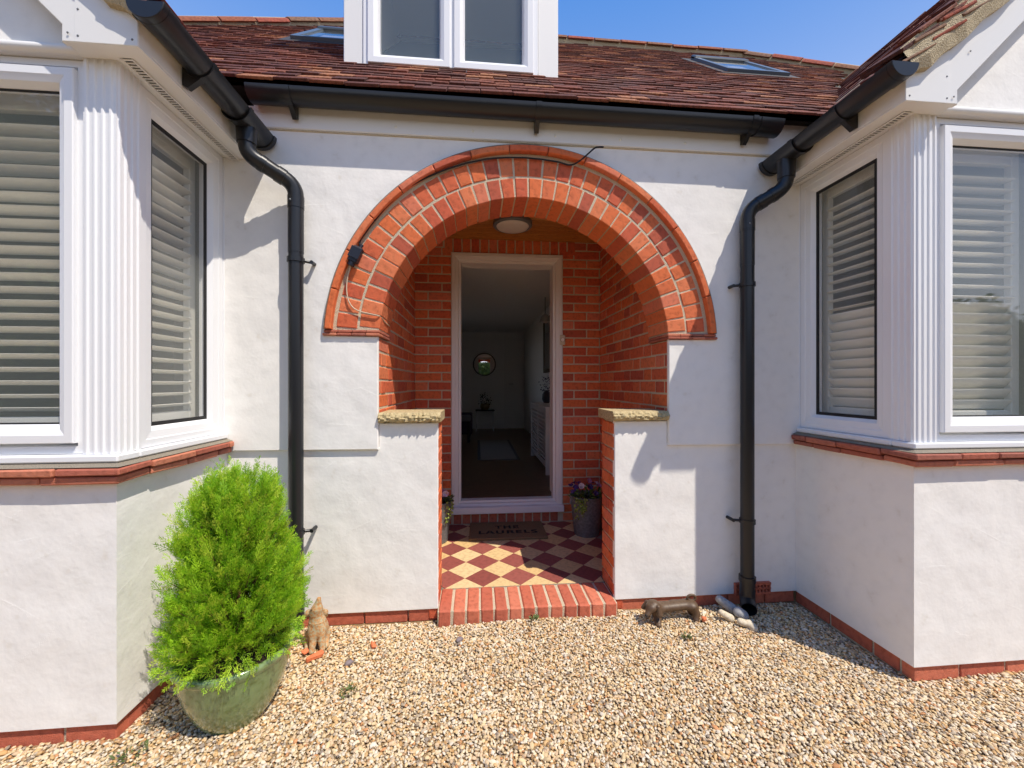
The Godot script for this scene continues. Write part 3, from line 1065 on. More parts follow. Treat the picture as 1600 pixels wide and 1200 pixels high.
	for i in nP:
		var fw := grp("front_window", house)
		var aa := -0.109 - pw * i
		var ofs: Vector3 = P.call(aa - pw if side < 0 else aa, yw0, BZ - 0.075)
		var fu := Vector3.RIGHT
		var fn := Vector3.BACK
		mi("frame", frame_mesh(ofs, fu, pw, yw1 - yw0, fn, [[0.0, 0.0], [0.0, 0.06], [0.003, 0.063], [0.026, 0.063], [0.03, 0.05], [0.035, 0.0]]), M.upvc, fw)
		mi("sash", frame_mesh(ofs + fu * 0.026 + Vector3.UP * 0.04, fu, pw - 0.052, yw1 - yw0 - 0.08, fn, [[0.0, 0.055], [0.0, 0.078], [0.003, 0.081], [0.028, 0.081], [0.032, 0.079], [0.05, 0.072], [0.064, 0.05], [0.064, 0.02]]), M.upvc, fw)
		mi("gasket", frame_mesh(ofs + fu * 0.026 + Vector3.UP * 0.04, fu, pw - 0.052, yw1 - yw0 - 0.08, fn, [[0.063, 0.04], [0.063, 0.046], [0.068, 0.046], [0.07, 0.04]]), M.gasket, fw)
		mi("pane", pane(ofs + fu * 0.088 + Vector3.UP * 0.102 + fn * 0.042, fu, pw - 0.176, yw1 - yw0 - 0.204, fn), M.glass, fw)
	# shutters behind the glass
	var nm := "left" if side < 0 else "right"
	var sh := shutter(P.call(-0.135, 1.035, BZ - 0.13 if side < 0 else 0.03), su, BZ - 0.16, 1.325, sn, 0.24 if side < 0 else 0.0, 0.2 if side < 0 else 0.95)
	tag(sh, ("cream louvred shutter in side window above the lime green conifer" if side < 0 else "cream louvred shutter with closed lower louvres in the shaded side window"), "shutter")
	for i in nP:
		var aa := -0.109 - pw * i
		var ofs: Vector3 = P.call((aa - pw if side < 0 else aa) + 0.04 * (1 if side < 0 else -1), 1.035, BZ - 0.16)
		sh = shutter(ofs, Vector3.RIGHT, pw - 0.08, 1.325, Vector3.BACK, 0.27 if side < 0 else 0.0, 0.24 if side < 0 else 0.9)
		var where := ["beside the fluted corner post", "in the middle casement", "in the far casement"]
		tag(sh, ("cream louvred shutter with open louvres %s of the conifer bay" if side < 0 else "cream louvred shutter with closed lower louvres %s of the opposite bay") % where[i], "shutter")
	# moulding over the windows and the gable wall
	var hm := MB.new()
	hm.box(P.call(-W / 2 + 0.01, 2.402, BZ - 0.03), Vector3(W + 0.02, 0.026, 0.1))
	mi("head_moulding", tube([P.call(0.012, 2.402, BZ + 0.012), P.call(-W, 2.402, BZ + 0.012)], 0.016, 16), M.trim, house)
	mi("head_moulding", tube([P.call(0.012, 2.402, BZ + 0.012), P.call(0.012, 2.402, 0.0)], 0.016, 16), M.trim, house)
	mi("lintel", hm.mesh(), M.trim, house)
	bx("lintel", P.call(0.008, 2.389, 0.002), P.call(-0.09, 2.415, BZ - 0.081), M.trim, house)
	var gy := 2.416
	var ga := W / 2
	var gp := PackedVector2Array([Vector2(x0 + d * 0.1, gy), Vector2(x0 - d * (W + 0.1), gy), Vector2(x0 - d * (W + 0.1), gy + 0.05), Vector2(x0 - d * ga, gy + 1.24), Vector2(x0 + d * 0.1, gy + 0.05)])
	mi("gable_wall", extrude(gp, BZ - 0.1, BZ + 0.001), M.render, house)
	# soffit with its vent strip, fascia
	bx("soffit", P.call(0.030, 2.383, 0.002), P.call(0.128, 2.391, BZ + 0.07), M.trim, house)
	bx("soffit", P.call(0.02, 2.3832, BZ + 0.005), P.call(-0.1, 2.3905, BZ + 0.07), M.trim, house)
	var ve := grp("soffit_vent", house)
	bx("recess", P.call(0.032, 2.3805, 0.01), P.call(0.066, 2.3828, BZ + 0.02), M.gasket, ve, 0.0005)
	var vb := MB.new()
	var nv := 44
	for i in nv:
		vb.box(P.call(0.049, 2.3782, lerpf(0.012, BZ + 0.016, i / (nv - 1.0))), Vector3(0.03, 0.0036, 0.0048))
	vb.box(P.call(0.033, 2.378, BZ / 2 + 0.01), Vector3(0.004, 0.005, BZ + 0.02))
	vb.box(P.call(0.066, 2.378, BZ / 2 + 0.01), Vector3(0.004, 0.005, BZ + 0.02))
	mi("grille", vb.mesh(), M.trim, ve)
	bx("bay_fascia", P.call(0.114, 2.3915, -0.012), P.call(0.1295, 2.535, BZ + 0.072), M.trim, house)
	# barge board and boxed eaves end
	var zb := BZ + 0.052
	var zf := BZ + 0.072
	var bp := PackedVector2Array()
	for q in [[-0.108, 2.383], [-0.108, 2.441], [-ga, 2.441 + ga - 0.108], [-ga, 2.42 + 0.1 + ga], [-0.02, 2.55], [-0.05, 2.383]]:
		bp.append(Vector2(x0 + d * q[0], q[1]))
	mi("barge_board", extrude(bp, zb, zf, 0.003), M.trim, house)
	var bp2 := PackedVector2Array()
	for q in [[-W + 0.108, 2.383], [-W + 0.108, 2.441], [-ga, 2.441 + ga - 0.108], [-ga, 2.51 + 0.1 + ga], [-W - 0.1, 2.51], [-W - 0.1, 2.383]]:
		bp2.append(Vector2(x0 + d * q[0], q[1]))
	mi("barge_board", extrude(bp2, zb, zf, 0.003), M.trim, house)
	var ep := PackedVector2Array()
	for q in [[0.1297, 2.381], [-0.066, 2.381], [-0.066, 2.60], [0.1297, 2.47]]:
		ep.append(Vector2(x0 + d * q[0], q[1]))
	mi("eaves_box", extrude(ep, BZ + 0.02, zf + 0.004, 0.002), M.trim, house)
	for q in [[0.112, 2.402], [-0.054, 2.402], [-0.054, 2.49], [-0.16, 2.60], [-0.085, 2.41]]:
		mi("screw_head", lathe([Vector2(0.004, 0), Vector2(0.003, 0.0015), Vector2(0, 0.002)], 8), M.zinc, house, Transform3D(Basis(Vector3.RIGHT, PI / 2), P.call(q[0], q[1], zf + 0.004)))
	# gable roof slopes
	var rf := grp("bay_roof", house)
	var deck := MB.new()
	var zr := BZ + 0.125
	var e0: Vector3 = P.call(0.15, 2.488, zr)
	for s in [1.0, -1.0]:
		var ae: float = 0.15 if s > 0 else -W - 0.15
		var a1: Vector3 = P.call(ae, 2.47, zr - 0.03)
		var a2: Vector3 = P.call(-ga, 2.43 + 0.15 + ga, zr - 0.03)
		var a3: Vector3 = P.call(-ga, 2.43 + 0.15 + ga, -1.1)
		var a4: Vector3 = P.call(ae, 2.47, -0.05)
		deck.quad(a1, a2, a3, a4, Vector3(d * s, 1, 0))
		var dn := Vector3(0, -0.018, 0)
		deck.quad(a1 + dn, a2 + dn, a3 + dn, a4 + dn, Vector3(-d * s, -1, 0))
		deck.quad(a1, a2, a2 + dn, a1 + dn, Vector3.BACK)
		deck.quad(a1, a4, a4 + dn, a1 + dn, Vector3(d * s, 0, 0))
	mi("undercloak", deck.mesh(), M.cement, rf)
	var kick := 0.6
	var S1 := Vector3(-d, 0.84, 0).normalized()
	var S2 := Vector3(-d, 1.0, 0).normalized()
	var lift := func(z: float) -> float: return 0.07 * smoothstep(0.3, 0.78, z)   # verge tiles are bedded high
	var on := func(s: float) -> Vector3: return e0 + (S1 * s if s < kick else S1 * kick + S2 * (s - kick))
	var sp := func(r: int) -> Array:
		var y: float = (on.call(r * 0.1) as Vector3).y
		var zback := minf(2.80 - y - 0.12, 0.0)
		return [zback, zr + rnd(-0.004, 0.004)]
	var rows := 17
	if side > 0:
		var cnt := 0
		for r in rows:
			var rg: Array = sp.call(r)
			var S := S1 if r * 0.1 < kick else S2
			var N := Vector3(d * S.y, absf(S.x), 0)
			var z: float = rg[1] - (0.08 if r % 2 else 0.0) + 0.0
			if r % 2:
				tile_at(rf, on.call(r * 0.1) + N * lift.call(z + 0.04), Vector3(0, 0, 1), S, N, z + 0.04, 0.078, lift.call(z + 0.08) - lift.call(z))
			while z - 0.165 > rg[0]:
				tile_at(rf, on.call(r * 0.1) + N * lift.call(z - 0.0825), Vector3(0, 0, 1), S, N, z - 0.0825, 0.161, lift.call(z) - lift.call(z - 0.165))
				z -= 0.165
	else:
		var all := MB.new()
		all.use_col = true
		for r in rows:
			var rg: Array = sp.call(r)
			var S := S1 if r * 0.1 < kick else S2
			var N := Vector3(d * S.y, absf(S.x), 0)
			var z: float = rg[1] - (0.08 if r % 2 else 0.0)
			while z - 0.165 > rg[0]:
				all.col = pick([c8(126, 62, 52), c8(112, 54, 46), c8(138, 70, 56)]).srgb_to_linear()
				all.add_mesh(cbox(Vector3(0.161, 0.013, 0.2), 0.002, 0.001, rng.randi() % 4), tile_xf(on.call(r * 0.1) + N * lift.call(z - 0.0825), Vector3(0, 0, 1), S, N, z - 0.0825))
				z -= 0.165
		var o := mi("roof_tiles", all.mesh(), tile_vc(), rf)
		o.set_meta("kind", "stuff")
	# verge: mortar bedding with tile slips, down to the barge board
	var vm := MB.new()
	var prev := []
	for i in 34:
		var sd := i * 0.05 - 0.01
		var S := S1 if sd < kick else S2
		var N := Vector3(d * S.y, absf(S.x), 0)
		var c: Vector3 = on.call(maxf(sd, 0.0)) + Vector3(0, 0, -0.012)
		var th := 0.052 + 0.006 * sin(i * 1.3) if i > 1 else 0.03
		var w1 := rnd(-0.004, 0.004)
		var cur := [c + N * (0.014 + 0.066) + Vector3(0, 0, w1), c + N * 0.02 - N * th * 0.5 + Vector3(0, 0, 0.004 + rnd(-0.005, 0.005)), c - N * th + Vector3(0, 0, -0.012), c - N * (th + 0.004) + Vector3(0, 0, -0.075)]
		if prev.size():
			for k in 3:
				vm.quad(prev[k], cur[k], cur[k + 1], prev[k + 1], Vector3(0, -0.3 * k, 1))
		prev = cur
	mi("verge_mortar", vm.mesh(), M.cement, rf)
	for i in 20:
		var sd := 0.05 + (i / 2) * 0.165 + (i % 2) * 0.08
		var S := (S1 if sd < kick else S2).rotated(Vector3.BACK, d * 0.17)
		var N := Vector3(d * S.y, absf(S.x), 0)
		var c: Vector3 = on.call(sd) + Vector3(0, 0, -0.03)
		mi("verge_slip", cbox(Vector3(0.17, 0.012, 0.055), 0.003, 0.003, i % 4), pick(M.ridge), rf, Transform3D(Basis(S, N, S.cross(N)), c + N * ((0.05 if i % 2 else 0.012) + rnd(-0.006, 0.006))))
	# room behind the shutters
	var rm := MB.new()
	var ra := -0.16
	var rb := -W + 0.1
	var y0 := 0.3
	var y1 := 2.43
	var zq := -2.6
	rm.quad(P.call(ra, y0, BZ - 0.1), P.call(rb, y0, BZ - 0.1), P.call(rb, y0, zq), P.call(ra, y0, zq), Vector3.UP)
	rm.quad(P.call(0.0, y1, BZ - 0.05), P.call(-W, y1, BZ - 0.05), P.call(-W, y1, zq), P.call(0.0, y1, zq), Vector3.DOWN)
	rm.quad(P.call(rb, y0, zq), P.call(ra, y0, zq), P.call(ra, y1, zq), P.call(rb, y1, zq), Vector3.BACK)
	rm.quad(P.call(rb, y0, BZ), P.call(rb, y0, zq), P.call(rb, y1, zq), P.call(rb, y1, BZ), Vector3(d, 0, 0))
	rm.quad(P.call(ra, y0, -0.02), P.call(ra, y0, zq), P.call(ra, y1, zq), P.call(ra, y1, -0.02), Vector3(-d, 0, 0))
	mi("room_lining", rm.mesh(), mat(c8(168, 160, 142), 0.9), house)  # wall colour darkened to put shade into the gaps between the louvres

func tile_vc() -> Material:
	if not M.has("tile_vc"):
		M.tile_vc = (M.tile[0] as StandardMaterial3D).duplicate()
		M.tile_vc.albedo_color = Color.WHITE
		M.tile_vc.vertex_color_use_as_albedo = true
	return M.tile_vc

# a plain tile whose lower edge lies at o, centred at z (or x) = c along the eaves direction u
func tile_xf(o: Vector3, u: Vector3, S: Vector3, N: Vector3, c: float) -> Transform3D:
	var oo := o - u * o.dot(u) + u * c
	var tilt := 0.078 + rnd(-0.012, 0.018)
	var s2 := S.rotated(u, 0.0)
	var ax := S.cross(N).normalized()
	s2 = S.rotated(ax, -tilt)
	var n2 := N.rotated(ax, -tilt)
	var uu := n2.cross(s2).normalized()
	var bas := Basis(uu, n2, s2).rotated(N, rnd(-0.012, 0.012)).rotated(S, rnd(-0.012, 0.012))
	return Transform3D(bas, oo + s2 * 0.1 + N * (0.024 + rnd(-0.002, 0.003)) + S * rnd(-0.004, 0.004))

func tile_at(parent: Node3D, o: Vector3, u: Vector3, S: Vector3, N: Vector3, c: float, w: float, rise := 0.0) -> void:
	var t := tile_xf(o, u, S, N, c)
	if rise > 0.0:   # the end nearest the verge stands higher
		t.basis = t.basis.rotated(u.cross(N).normalized(), -atan(rise / w))
	mi("roof_tile", cbox(Vector3(w, 0.013, 0.2), 0.002, 0.0015, rng.randi() % 4), pick(M.tile), parent, t)

# plantation shutter: frame, louvres, tilt rod
func shutter(o: Vector3, u: Vector3, w: float, h: float, nrm: Vector3, tilt_up: float, tilt_low: float) -> Node3D:
	var s := grp("window_shutter", null, o)
	var st := 0.042
	var bas := Basis(u, Vector3.UP, nrm)
	var bar := func(called: String, a: Vector2, z: Vector2) -> void:
		mi(called, cbox(Vector3(z.x - a.x, z.y - a.y, 0.03), 0.003), M.shutter, s, Transform3D(bas, u * ((a.x + z.x) / 2) + Vector3.UP * ((a.y + z.y) / 2)))
	bar.call("stile", Vector2(0, 0), Vector2(st, h))
	bar.call("stile", Vector2(w - st, 0), Vector2(w, h))
	bar.call("rail", Vector2(st + 0.001, 0), Vector2(w - st - 0.001, 0.09))
	bar.call("rail", Vector2(st + 0.001, h - 0.075), Vector2(w - st - 0.001, h))
	var lw := w - 2 * st - 0.004
	var key := "louvre%d" % roundi(lw * 1000)
	if not cache.has(key):
		var p := PackedVector2Array()
		for i in 14:
			var a := TAU * i / 14
			p.append(Vector2(cos(a) * 0.0315, sin(a) * 0.0052))
		cache[key] = extrude(p, -lw / 2, lw / 2, 0.0, 60.0)
	var n := 22
	var y := 0.09 + 0.028
	var pit := (h - 0.075 - 0.09 - 0.028 - 0.02) / n
	for i in n:
		var t := tilt_low if i < 10 else tilt_up
		t += rnd(-0.02, 0.02)
		# local x of the blade runs outwards, local z along the window
		var b2 := Basis(nrm, Vector3.UP, nrm.cross(Vector3.UP)).rotated(nrm.cross(Vector3.UP), t)
		mi("louvre", cache[key], M.shutter, s, Transform3D(b2, u * (w / 2) + Vector3.UP * (y + pit * i)))
	return s

# ------------------------------------------------------------------ main roof
func build_main_roof() -> void:
	var rf := grp("roof", house)
	var S := Vector3(0, 1, -1).normalized()
	var N := Vector3(0, 1, 1).normalized()
	var o := Vector3(0, 2.69, 0.11)
	var deck := MB.new()
	var e := Vector3(0, -0.006, -0.006)
	deck.quad(Vector3(-4.6, 2.74, 0.06) + e, Vector3(6.2, 2.74, 0.06) + e, Vector3(3.09, 5.03, -2.25) + e, Vector3(-1.41, 5.03, -2.25) + e, N)
	deck.quad(Vector3(-1.41, 5.03, -2.25) + e, Vector3(3.09, 5.03, -2.25) + e, Vector3(6.2, 2.74, -4.5), Vector3(-4.6, 2.74, -4.5), Vector3(0, 1, -1))
	deck.tri_out(Vector3(-4.6, 2.74, 0.06) + e, Vector3(-1.41, 5.03, -2.25) + e, Vector3(-4.6, 2.74, -4.5), Vector3(-1, 1, 0))
	deck.tri_out(Vector3(6.2, 2.74, 0.06) + e, Vector3(3.09, 5.03, -2.25) + e, Vector3(6.2, 2.74, -4.5), Vector3(1, 1, 0))
	deck.quad(Vector3(-4.6, 2.72, 0.05), Vector3(6.2, 2.72, 0.05), Vector3(6.2, 2.72, -4.5), Vector3(-4.6, 2.72, -4.5), Vector3.DOWN)
	mi("roof_deck", deck.mesh(), M.dark, rf)
	var rest := MB.new()
	rest.use_col = true
	var lin := []
	for m in M.tile:
		lin.append((m.albedo_color as Color).srgb_to_linear())
	var cnt := 0
	for r in 38:
		var z := 0.11 - r * 0.09 * 0.7071
		var y := 2.69 + r * 0.09 * 0.7071
		var x := maxf(-1.41 - 1.25 * (z + 2.25), -3.2) + (0.0825 if r % 2 else 0.0)
		var xe := minf(3.09 + 1.6 * (z + 2.25), 4.6)
		while x < xe:
			var ok := true
			# under the bay gables
			var gl := 2.50 + (XL + 0.15 - x)
			var gr := 2.50 + (x - XR + 0.15)
			if y < gl - 0.12 or y < gr - 0.12:
				ok = false
			# dormer and roof lights
			if x > -0.80 and x < 0.51 and z < -0.40 and z > -1.75:
				ok = false
			for k in [-1.13, 2.37]:
				if absf(x - k) < 0.33 and z < -0.98 and z > -1.62:
					ok = false
			if ok:
				if cnt < 300:
					tile_at(rf, o + S * (r * 0.09), Vector3.RIGHT, S, N, x, 0.161)
					cnt += 1
				else:
					rest.col = pick(lin)
					rest.add_mesh(cbox(Vector3(0.161, 0.013, 0.2), 0.002, 0.0015, rng.randi() % 4), tile_xf(o + S * (r * 0.09), Vector3.RIGHT, S, N, x))
			x += 0.165
	var rt := mi("roof_tiles", rest.mesh(), tile_vc(), rf)
	rt.set_meta("kind", "stuff")
	# ridge and hips
	var rd := grp("ridge", house)
	var runs := [[Vector3(-1.41, 5.03, -2.25), Vector3(3.09, 5.03, -2.25)], [Vector3(-2.9, 3.87, -1.1), Vector3(-1.41, 5.03, -2.25)], [Vector3(3.09, 5.03, -2.25), Vector3(4.6, 3.87, -1.1)]]
	for q in runs:
		var a: Vector3 = q[0]
		var z: Vector3 = q[1]
		var dirv := (z - a).normalized()
		var L := (z - a).length()
		var n := roundi(L / 0.3)
		var side := dirv.cross(Vector3.UP).normalized()
		var up := side.cross(dirv).normalized()
		for i in n:
			var p := PackedVector2Array()
			for k in 9:
				var t := PI * k / 8.0
				p.append(Vector2(cos(t) * 0.12, sin(t) * 0.075))
			for k in 9:
				var t := PI * (8 - k) / 8.0
				p.append(Vector2(cos(t) * 0.105, sin(t) * 0.06))
			var b := MB.new()
			add_extrude(b, p, 0.0, L / n - 0.012, 0.003, 40.0)
			mi("ridge_tile", b.mesh(), pick(M.ridge), rd, Transform3D(Basis(side, up, -dirv), a + dirv * (L / n * (i + 1) - 0.006) + up * (0.01 + rnd(-0.006, 0.006))))
		mi("ridge_mortar", tube([a + up * 0.0, (a + z) / 2 + up * 0.004, z + up * 0.0], 0.095, 12), M.cement, rd)
	# roof lights
	for k in [-1.13, 2.37]:
		var sk := grp("roof_light", house)
		var so := o + S * 1.65 + Vector3(k - 0.275, 0, 0)
		var c := so + Vector3(0.275, 0, 0) + S * 0.39
		var bas := Basis(Vector3.RIGHT, N, -S)
		mi("frame", slope_frame(0.56, 0.80, 0.055, 0.034), mat(c8(92, 104, 116), 0.35), sk, Transform3D(bas, c + N * 0.02))
		mi("pane", slope_pane(0.45, 0.69), M.glass, sk, Transform3D(bas, c + N * 0.045))
		mi("top_cover", cbox(Vector3(0.56, 0.034, 0.1), 0.01), mat(c8(70, 78, 86), 0.4), sk, Transform3D(bas, c + N * 0.05 + S * 0.37))
		mi("shaft", slope_pane(0.48, 0.72), mat(c8(170, 160, 150), 0.9), sk, Transform3D(bas, c + N * 0.012))
		mi("flashing", slope_frame(0.70, 0.95, 0.07, 0.025), mat(c8(58, 56, 56), 0.7), sk, Transform3D(bas, c + N * 0.005))

func slope_pane(w: float, h: float) -> ArrayMesh:
	var b := MB.new()
	b.quad(Vector3(-w / 2, 0, -h / 2), Vector3(w / 2, 0, -h / 2), Vector3(w / 2, 0, h / 2), Vector3(-w / 2, 0, h / 2), Vector3.UP)
	return b.mesh()

func slope_frame(w: float, h: float, f: float, t: float) -> ArrayMesh:
	var b := MB.new()
	b.box(Vector3(0, t / 2, h / 2 - f / 2), Vector3(w, t, f))
	b.box(Vector3(0, t / 2, -h / 2 + f / 2), Vector3(w, t, f))
	b.box(Vector3(-w / 2 + f / 2, t / 2, 0), Vector3(f, t, h - 2 * f))
	b.box(Vector3(w / 2 - f / 2, t / 2, 0), Vector3(f, t, h - 2 * f))
	return b.mesh()

func build_dormer() -> void:
	var dm := grp("dormer", house)
	var z := -0.38
	var x0 := -0.808
	var x1 := 0.517
	var y0 := 3.185
	var y1 := 4.62
	# clad side panels
	bx("cladding_panel", Vector3(x0, y0, z - 0.04), Vector3(-0.692, y1, z + 0.004), M.trim, dm, 0.004)
	bx("cladding_panel", Vector3(0.386, y0 - 0.004, z - 0.04), Vector3(x1, y1, z + 0.004), M.trim, dm, 0.004)
	bx("cladding_panel", Vector3(-0.691, 4.36, z - 0.04), Vector3(0.385, y1, z + 0.004), M.trim, dm, 0.004)
	# cheeks, roof
	for x in [x0, x1]:
		var p := PackedVector2Array([Vector2(0.0, y0), Vector2(0.0, y1), Vector2(1.5, y1)])
		var b := MB.new()
		add_extrude(b, p, 0.0, 0.06, 0.0, 0.0, Transform3D(Basis(Vector3(0, 0, -1), Vector3.UP, Vector3.RIGHT), Vector3(x if x < 0 else x - 0.06, 0, z - 0.041)))
		mi("cheek", b.mesh(), M.trim, dm)
	bx("roof_slab", Vector3(x0 - 0.15, y1 + 0.002, z - 1.9), Vector3(x1 + 0.15, y1 + 0.12, z + 0.18), M.trim, dm)
	# window
	var o := Vector3(-0.690, 3.172, z - 0.06)
	var w := 1.074
	var h := 1.188
	mi("frame", frame_mesh(o, Vector3.RIGHT, w, h, Vector3.BACK, [[0.0, 0.0], [0.0, 0.072], [0.003, 0.075], [0.028, 0.075], [0.034, 0.06], [0.04, 0.0]]), M.upvc, dm)
	bx("mullion", o + Vector3(w / 2 - 0.024, 0.04, 0.0), o + Vector3(w / 2 + 0.024, h - 0.04, 0.074), M.upvc, dm)
	for k in 2:
		var so := o + Vector3(0.03 + k * (w / 2 - 0.018), 0.03, 0)
		var sw := w / 2 - 0.042
		mi("sash", frame_mesh(so, Vector3.RIGHT, sw, h - 0.06, Vector3.BACK, [[0.0, 0.06], [0.0, 0.086], [0.003, 0.09], [0.036, 0.09], [0.056, 0.078], [0.066, 0.055], [0.066, 0.02]]), M.upvc, dm)
		mi("pane", pane(so + Vector3(0.064, 0.064, 0.05), Vector3.RIGHT, sw - 0.128, h - 0.06 - 0.128, Vector3.BACK), M.glass, dm)
	bx("back_wall", Vector3(-0.74, 3.0, z - 1.9), Vector3(0.45, 4.61, z - 1.85), mat(c8(206, 196, 176), 0.9), dm)
	bx("room_floor", Vector3(-0.74, 2.96, z - 1.85), Vector3(0.45, 3.0, z - 0.07), mat(c8(96, 80, 66), 0.95), dm)
	bx("window_board", Vector3(-0.66, 3.21, z - 0.25), Vector3(0.36, 3.235, z - 0.09), M.trim, dm)
	bx("lead_flashing", Vector3(x0 - 0.02, y0 - 0.028, z - 0.02), Vector3(x1 + 0.02, y0 - 0.0145, z + 0.03), mat(c8(150, 154, 160), 0.5), dm)

# ------------------------------------------------------------------ gutters and pipes
func gutter_profile(r: float, t: float) -> PackedVector2Array:
	var p := arc(0, 0, r, PI, TAU, 18)
	p.append_array(arc(0, 0, r - t, TAU, PI, 18))
	return p

func run_xf(a: Vector3, dirv: Vector3) -> Transform3D:
	var side := Vector3.UP.cross(dirv).normalized()
	return Transform3D(Basis(side, Vector3.UP, dirv), a)

func gutter_run(parent: Node, called: String, a: Vector3, z: Vector3, r: float, t := 0.004) -> void:
	var b := MB.new()
	add_extrude(b, gutter_profile(r, t), 0.0, (z - a).length(), 0.0, 40.0, run_xf(a, (z - a).normalized()))
	mi(called, b.mesh(), M.black, parent)

func gutter_cap(parent: Node, a: Vector3, dirv: Vector3, r: float) -> void:
	var b := MB.new()
	add_extrude(b, arc(0, 0, r, PI, TAU, 18), -0.012, 0.012, 0.002, 40.0, run_xf(a, dirv))
	mi("end_cap", b.mesh(), M.black, parent)

func round_path(pts: Array, r: float, n := 7) -> Array:
	var o := [pts[0]]
	for i in range(1, pts.size() - 1):
		var p: Vector3 = pts[i]
		var a: Vector3 = (pts[i - 1] - p)
		var b: Vector3 = (pts[i + 1] - p)
		var q := minf(r, minf(a.length(), b.length()) * 0.48)
		var s := p + a.normalized() * q
		var e := p + b.normalized() * q
		for k in n + 1:
			var t := float(k) / n
			o.append(s.lerp(p, t).lerp(p.lerp(e, t), t))
	o.append(pts[-1])
	return o

func build_gutters() -> void:
	# along the main eaves
	var g := grp("gutter", house)
	gutter_run(g, "trough", Vector3(-1.10, 2.682, 0.072), Vector3(1.52, 2.676, 0.072), 0.057)
	gutter_run(g, "trough", Vector3(1.515, 2.674, 0.072), Vector3(1.645, 2.671, 0.072), 0.0605)
	for x in [-0.912, 0.315, 1.482]:
		bracket(g, Vector3(x, 2.679, 0.072), Vector3.RIGHT, Vector3.FORWARD)
	# along each bay
	for side in [-1, 1]:
		var d := 1.0 if side < 0 else -1.0
		var x := (XL if side < 0 else XR) + d * 0.19
		var gg := grp("gutter", house)
		gutter_run(gg, "trough", Vector3(x, 2.487, 0.03), Vector3(x, 2.492, 0.715), 0.056)
		gutter_run(gg, "outlet", Vector3(x, 2.487, 0.035), Vector3(x, 2.4875, 0.235), 0.0605)
		gutter_cap(gg, Vector3(x, 2.487, 0.03), Vector3.BACK, 0.066)
		gutter_run(gg, "union", Vector3(x, 2.487, 0.222), Vector3(x, 2.487, 0.246), 0.0655)
		gutter_cap(gg, Vector3(x, 2.492, 0.716), Vector3.BACK, 0.0585)
		gutter_run(gg, "union", Vector3(x, 2.492, 0.66), Vector3(x, 2.492, 0.704), 0.0595)
		bracket(gg, Vector3(x, 2.4895, 0.47), Vector3.BACK, Vector3(-d, 0, 0))
		# downpipe
		var dp := grp("downpipe", house)
		var xo := x
		var zo := 0.16 if side < 0 else 0.14
		var xp := -0.895 if side < 0 else 1.482
		var zp := 0.058
		var yb := 2.325 if side < 0 else 2.30
		var yl := 2.235 if side < 0 else 2.205
		var r := 0.0345
		mi("outlet_stub", tube([Vector3(xo, 2.44, zo), Vector3(xo, yb + 0.045, zo)], [0.044, 0.0405], 20), M.black, dp)
		var path := round_path([Vector3(xo, 2.42, zo), Vector3(xo, yb, zo), Vector3(xp, yl, zp), Vector3(xp, 1.9, zp)], 0.055)
		mi("offset_bend", tube(path, r + 0.0015, 24), M.black, dp)
		mi("pipe", tube([Vector3(xp, yl - 0.04, zp), Vector3(xp, 0.13, zp)], r, 24), M.black, dp)
		var dirv := (Vector3(xp, yl, zp) - Vector3(xo, yb, zo)).normalized()
		var cA := Vector3(xo, yb, zo) + dirv * 0.068
		var cB := Vector3(xp, yl, zp) - dirv * 0.072
		mi("collar", tube([cA - dirv * 0.012, cA + dirv * 0.012], r + 0.004, 24), M.black, dp)
		mi("collar", tube([cB - dirv * 0.018, cB + dirv * 0.018], r + 0.0045, 24), M.black, dp)
		mi("collar", tube([Vector3(xp, yl - 0.055, zp), Vector3(xp, yl - 0.115, zp)], r + 0.0035, 24), M.black, dp)
		mi("screw_head", lathe([Vector2(0.005, 0), Vector2(0.004, 0.002), Vector2(0, 0.003)], 8), M.zinc, dp, Transform3D(Basis(Vector3.RIGHT, PI / 2), Vector3(xp - 0.012, yl - 0.085, zp + r + 0.002)))
		# shoe, an open pipe end
		var shp := round_path([Vector3(xp, 0.17, zp), Vector3(xp, 0.062, zp), Vector3(xp - 0.035, 0.046, zp + 0.062)], 0.05)
		mi("shoe", tube(shp, r + 0.004, 24, false), M.black, dp)
		mi("shoe_lining", tube(shp, r, 24, false), M.gasket, dp)
		mi("collar", tube([Vector3(xp, 0.165, zp), Vector3(xp, 0.195, zp)], r + 0.0075, 24), M.black, dp)
		# clips with their fixings
		for y in ([1.865, 0.513] if side < 0 else [1.796, 0.497]):
			mi("clip", tube([Vector3(xp, y - 0.011, zp), Vector3(xp, y + 0.011, zp)], r + 0.006, 24), M.black, dp)
			mi("clip_lug", tube([Vector3(xp + d * 0.03, y, zp - 0.01), Vector3(xp + d * 0.068, y - 0.002, 0.026)], 0.0075, 10), M.black, dp)
			mi("clip_bolt", tube([Vector3(xp + d * 0.066, y - 0.002, 0.040), Vector3(xp + d * 0.066, y - 0.002, -0.02)], 0.0095, 10), M.black, dp)

# strap round the trough and a triangular arm below, at the fascia
func bracket(parent: Node, c: Vector3, run: Vector3, back: Vector3) -> void:
	var b := MB.new()
	add_extrude(b, gutter_profile(0.0615, 0.005), -0.014, 0.014, 0.0, 40.0, run_xf(c, run))
	# arm: triangle in the plane across the run
	var p := PackedVector2Array([Vector2(0.058, 0.0), Vector2(0.058, -0.09), Vector2(0.04, -0.1), Vector2(-0.015, -0.056), Vector2(0.02, -0.05)])
	var up := Vector3.UP
	add_extrude(b, p, -0.011, 0.011, 0.0, 0.0, Transform3D(Basis(back, up, back.cross(up)), c))
	mi("bracket", b.mesh(), M.black, parent)

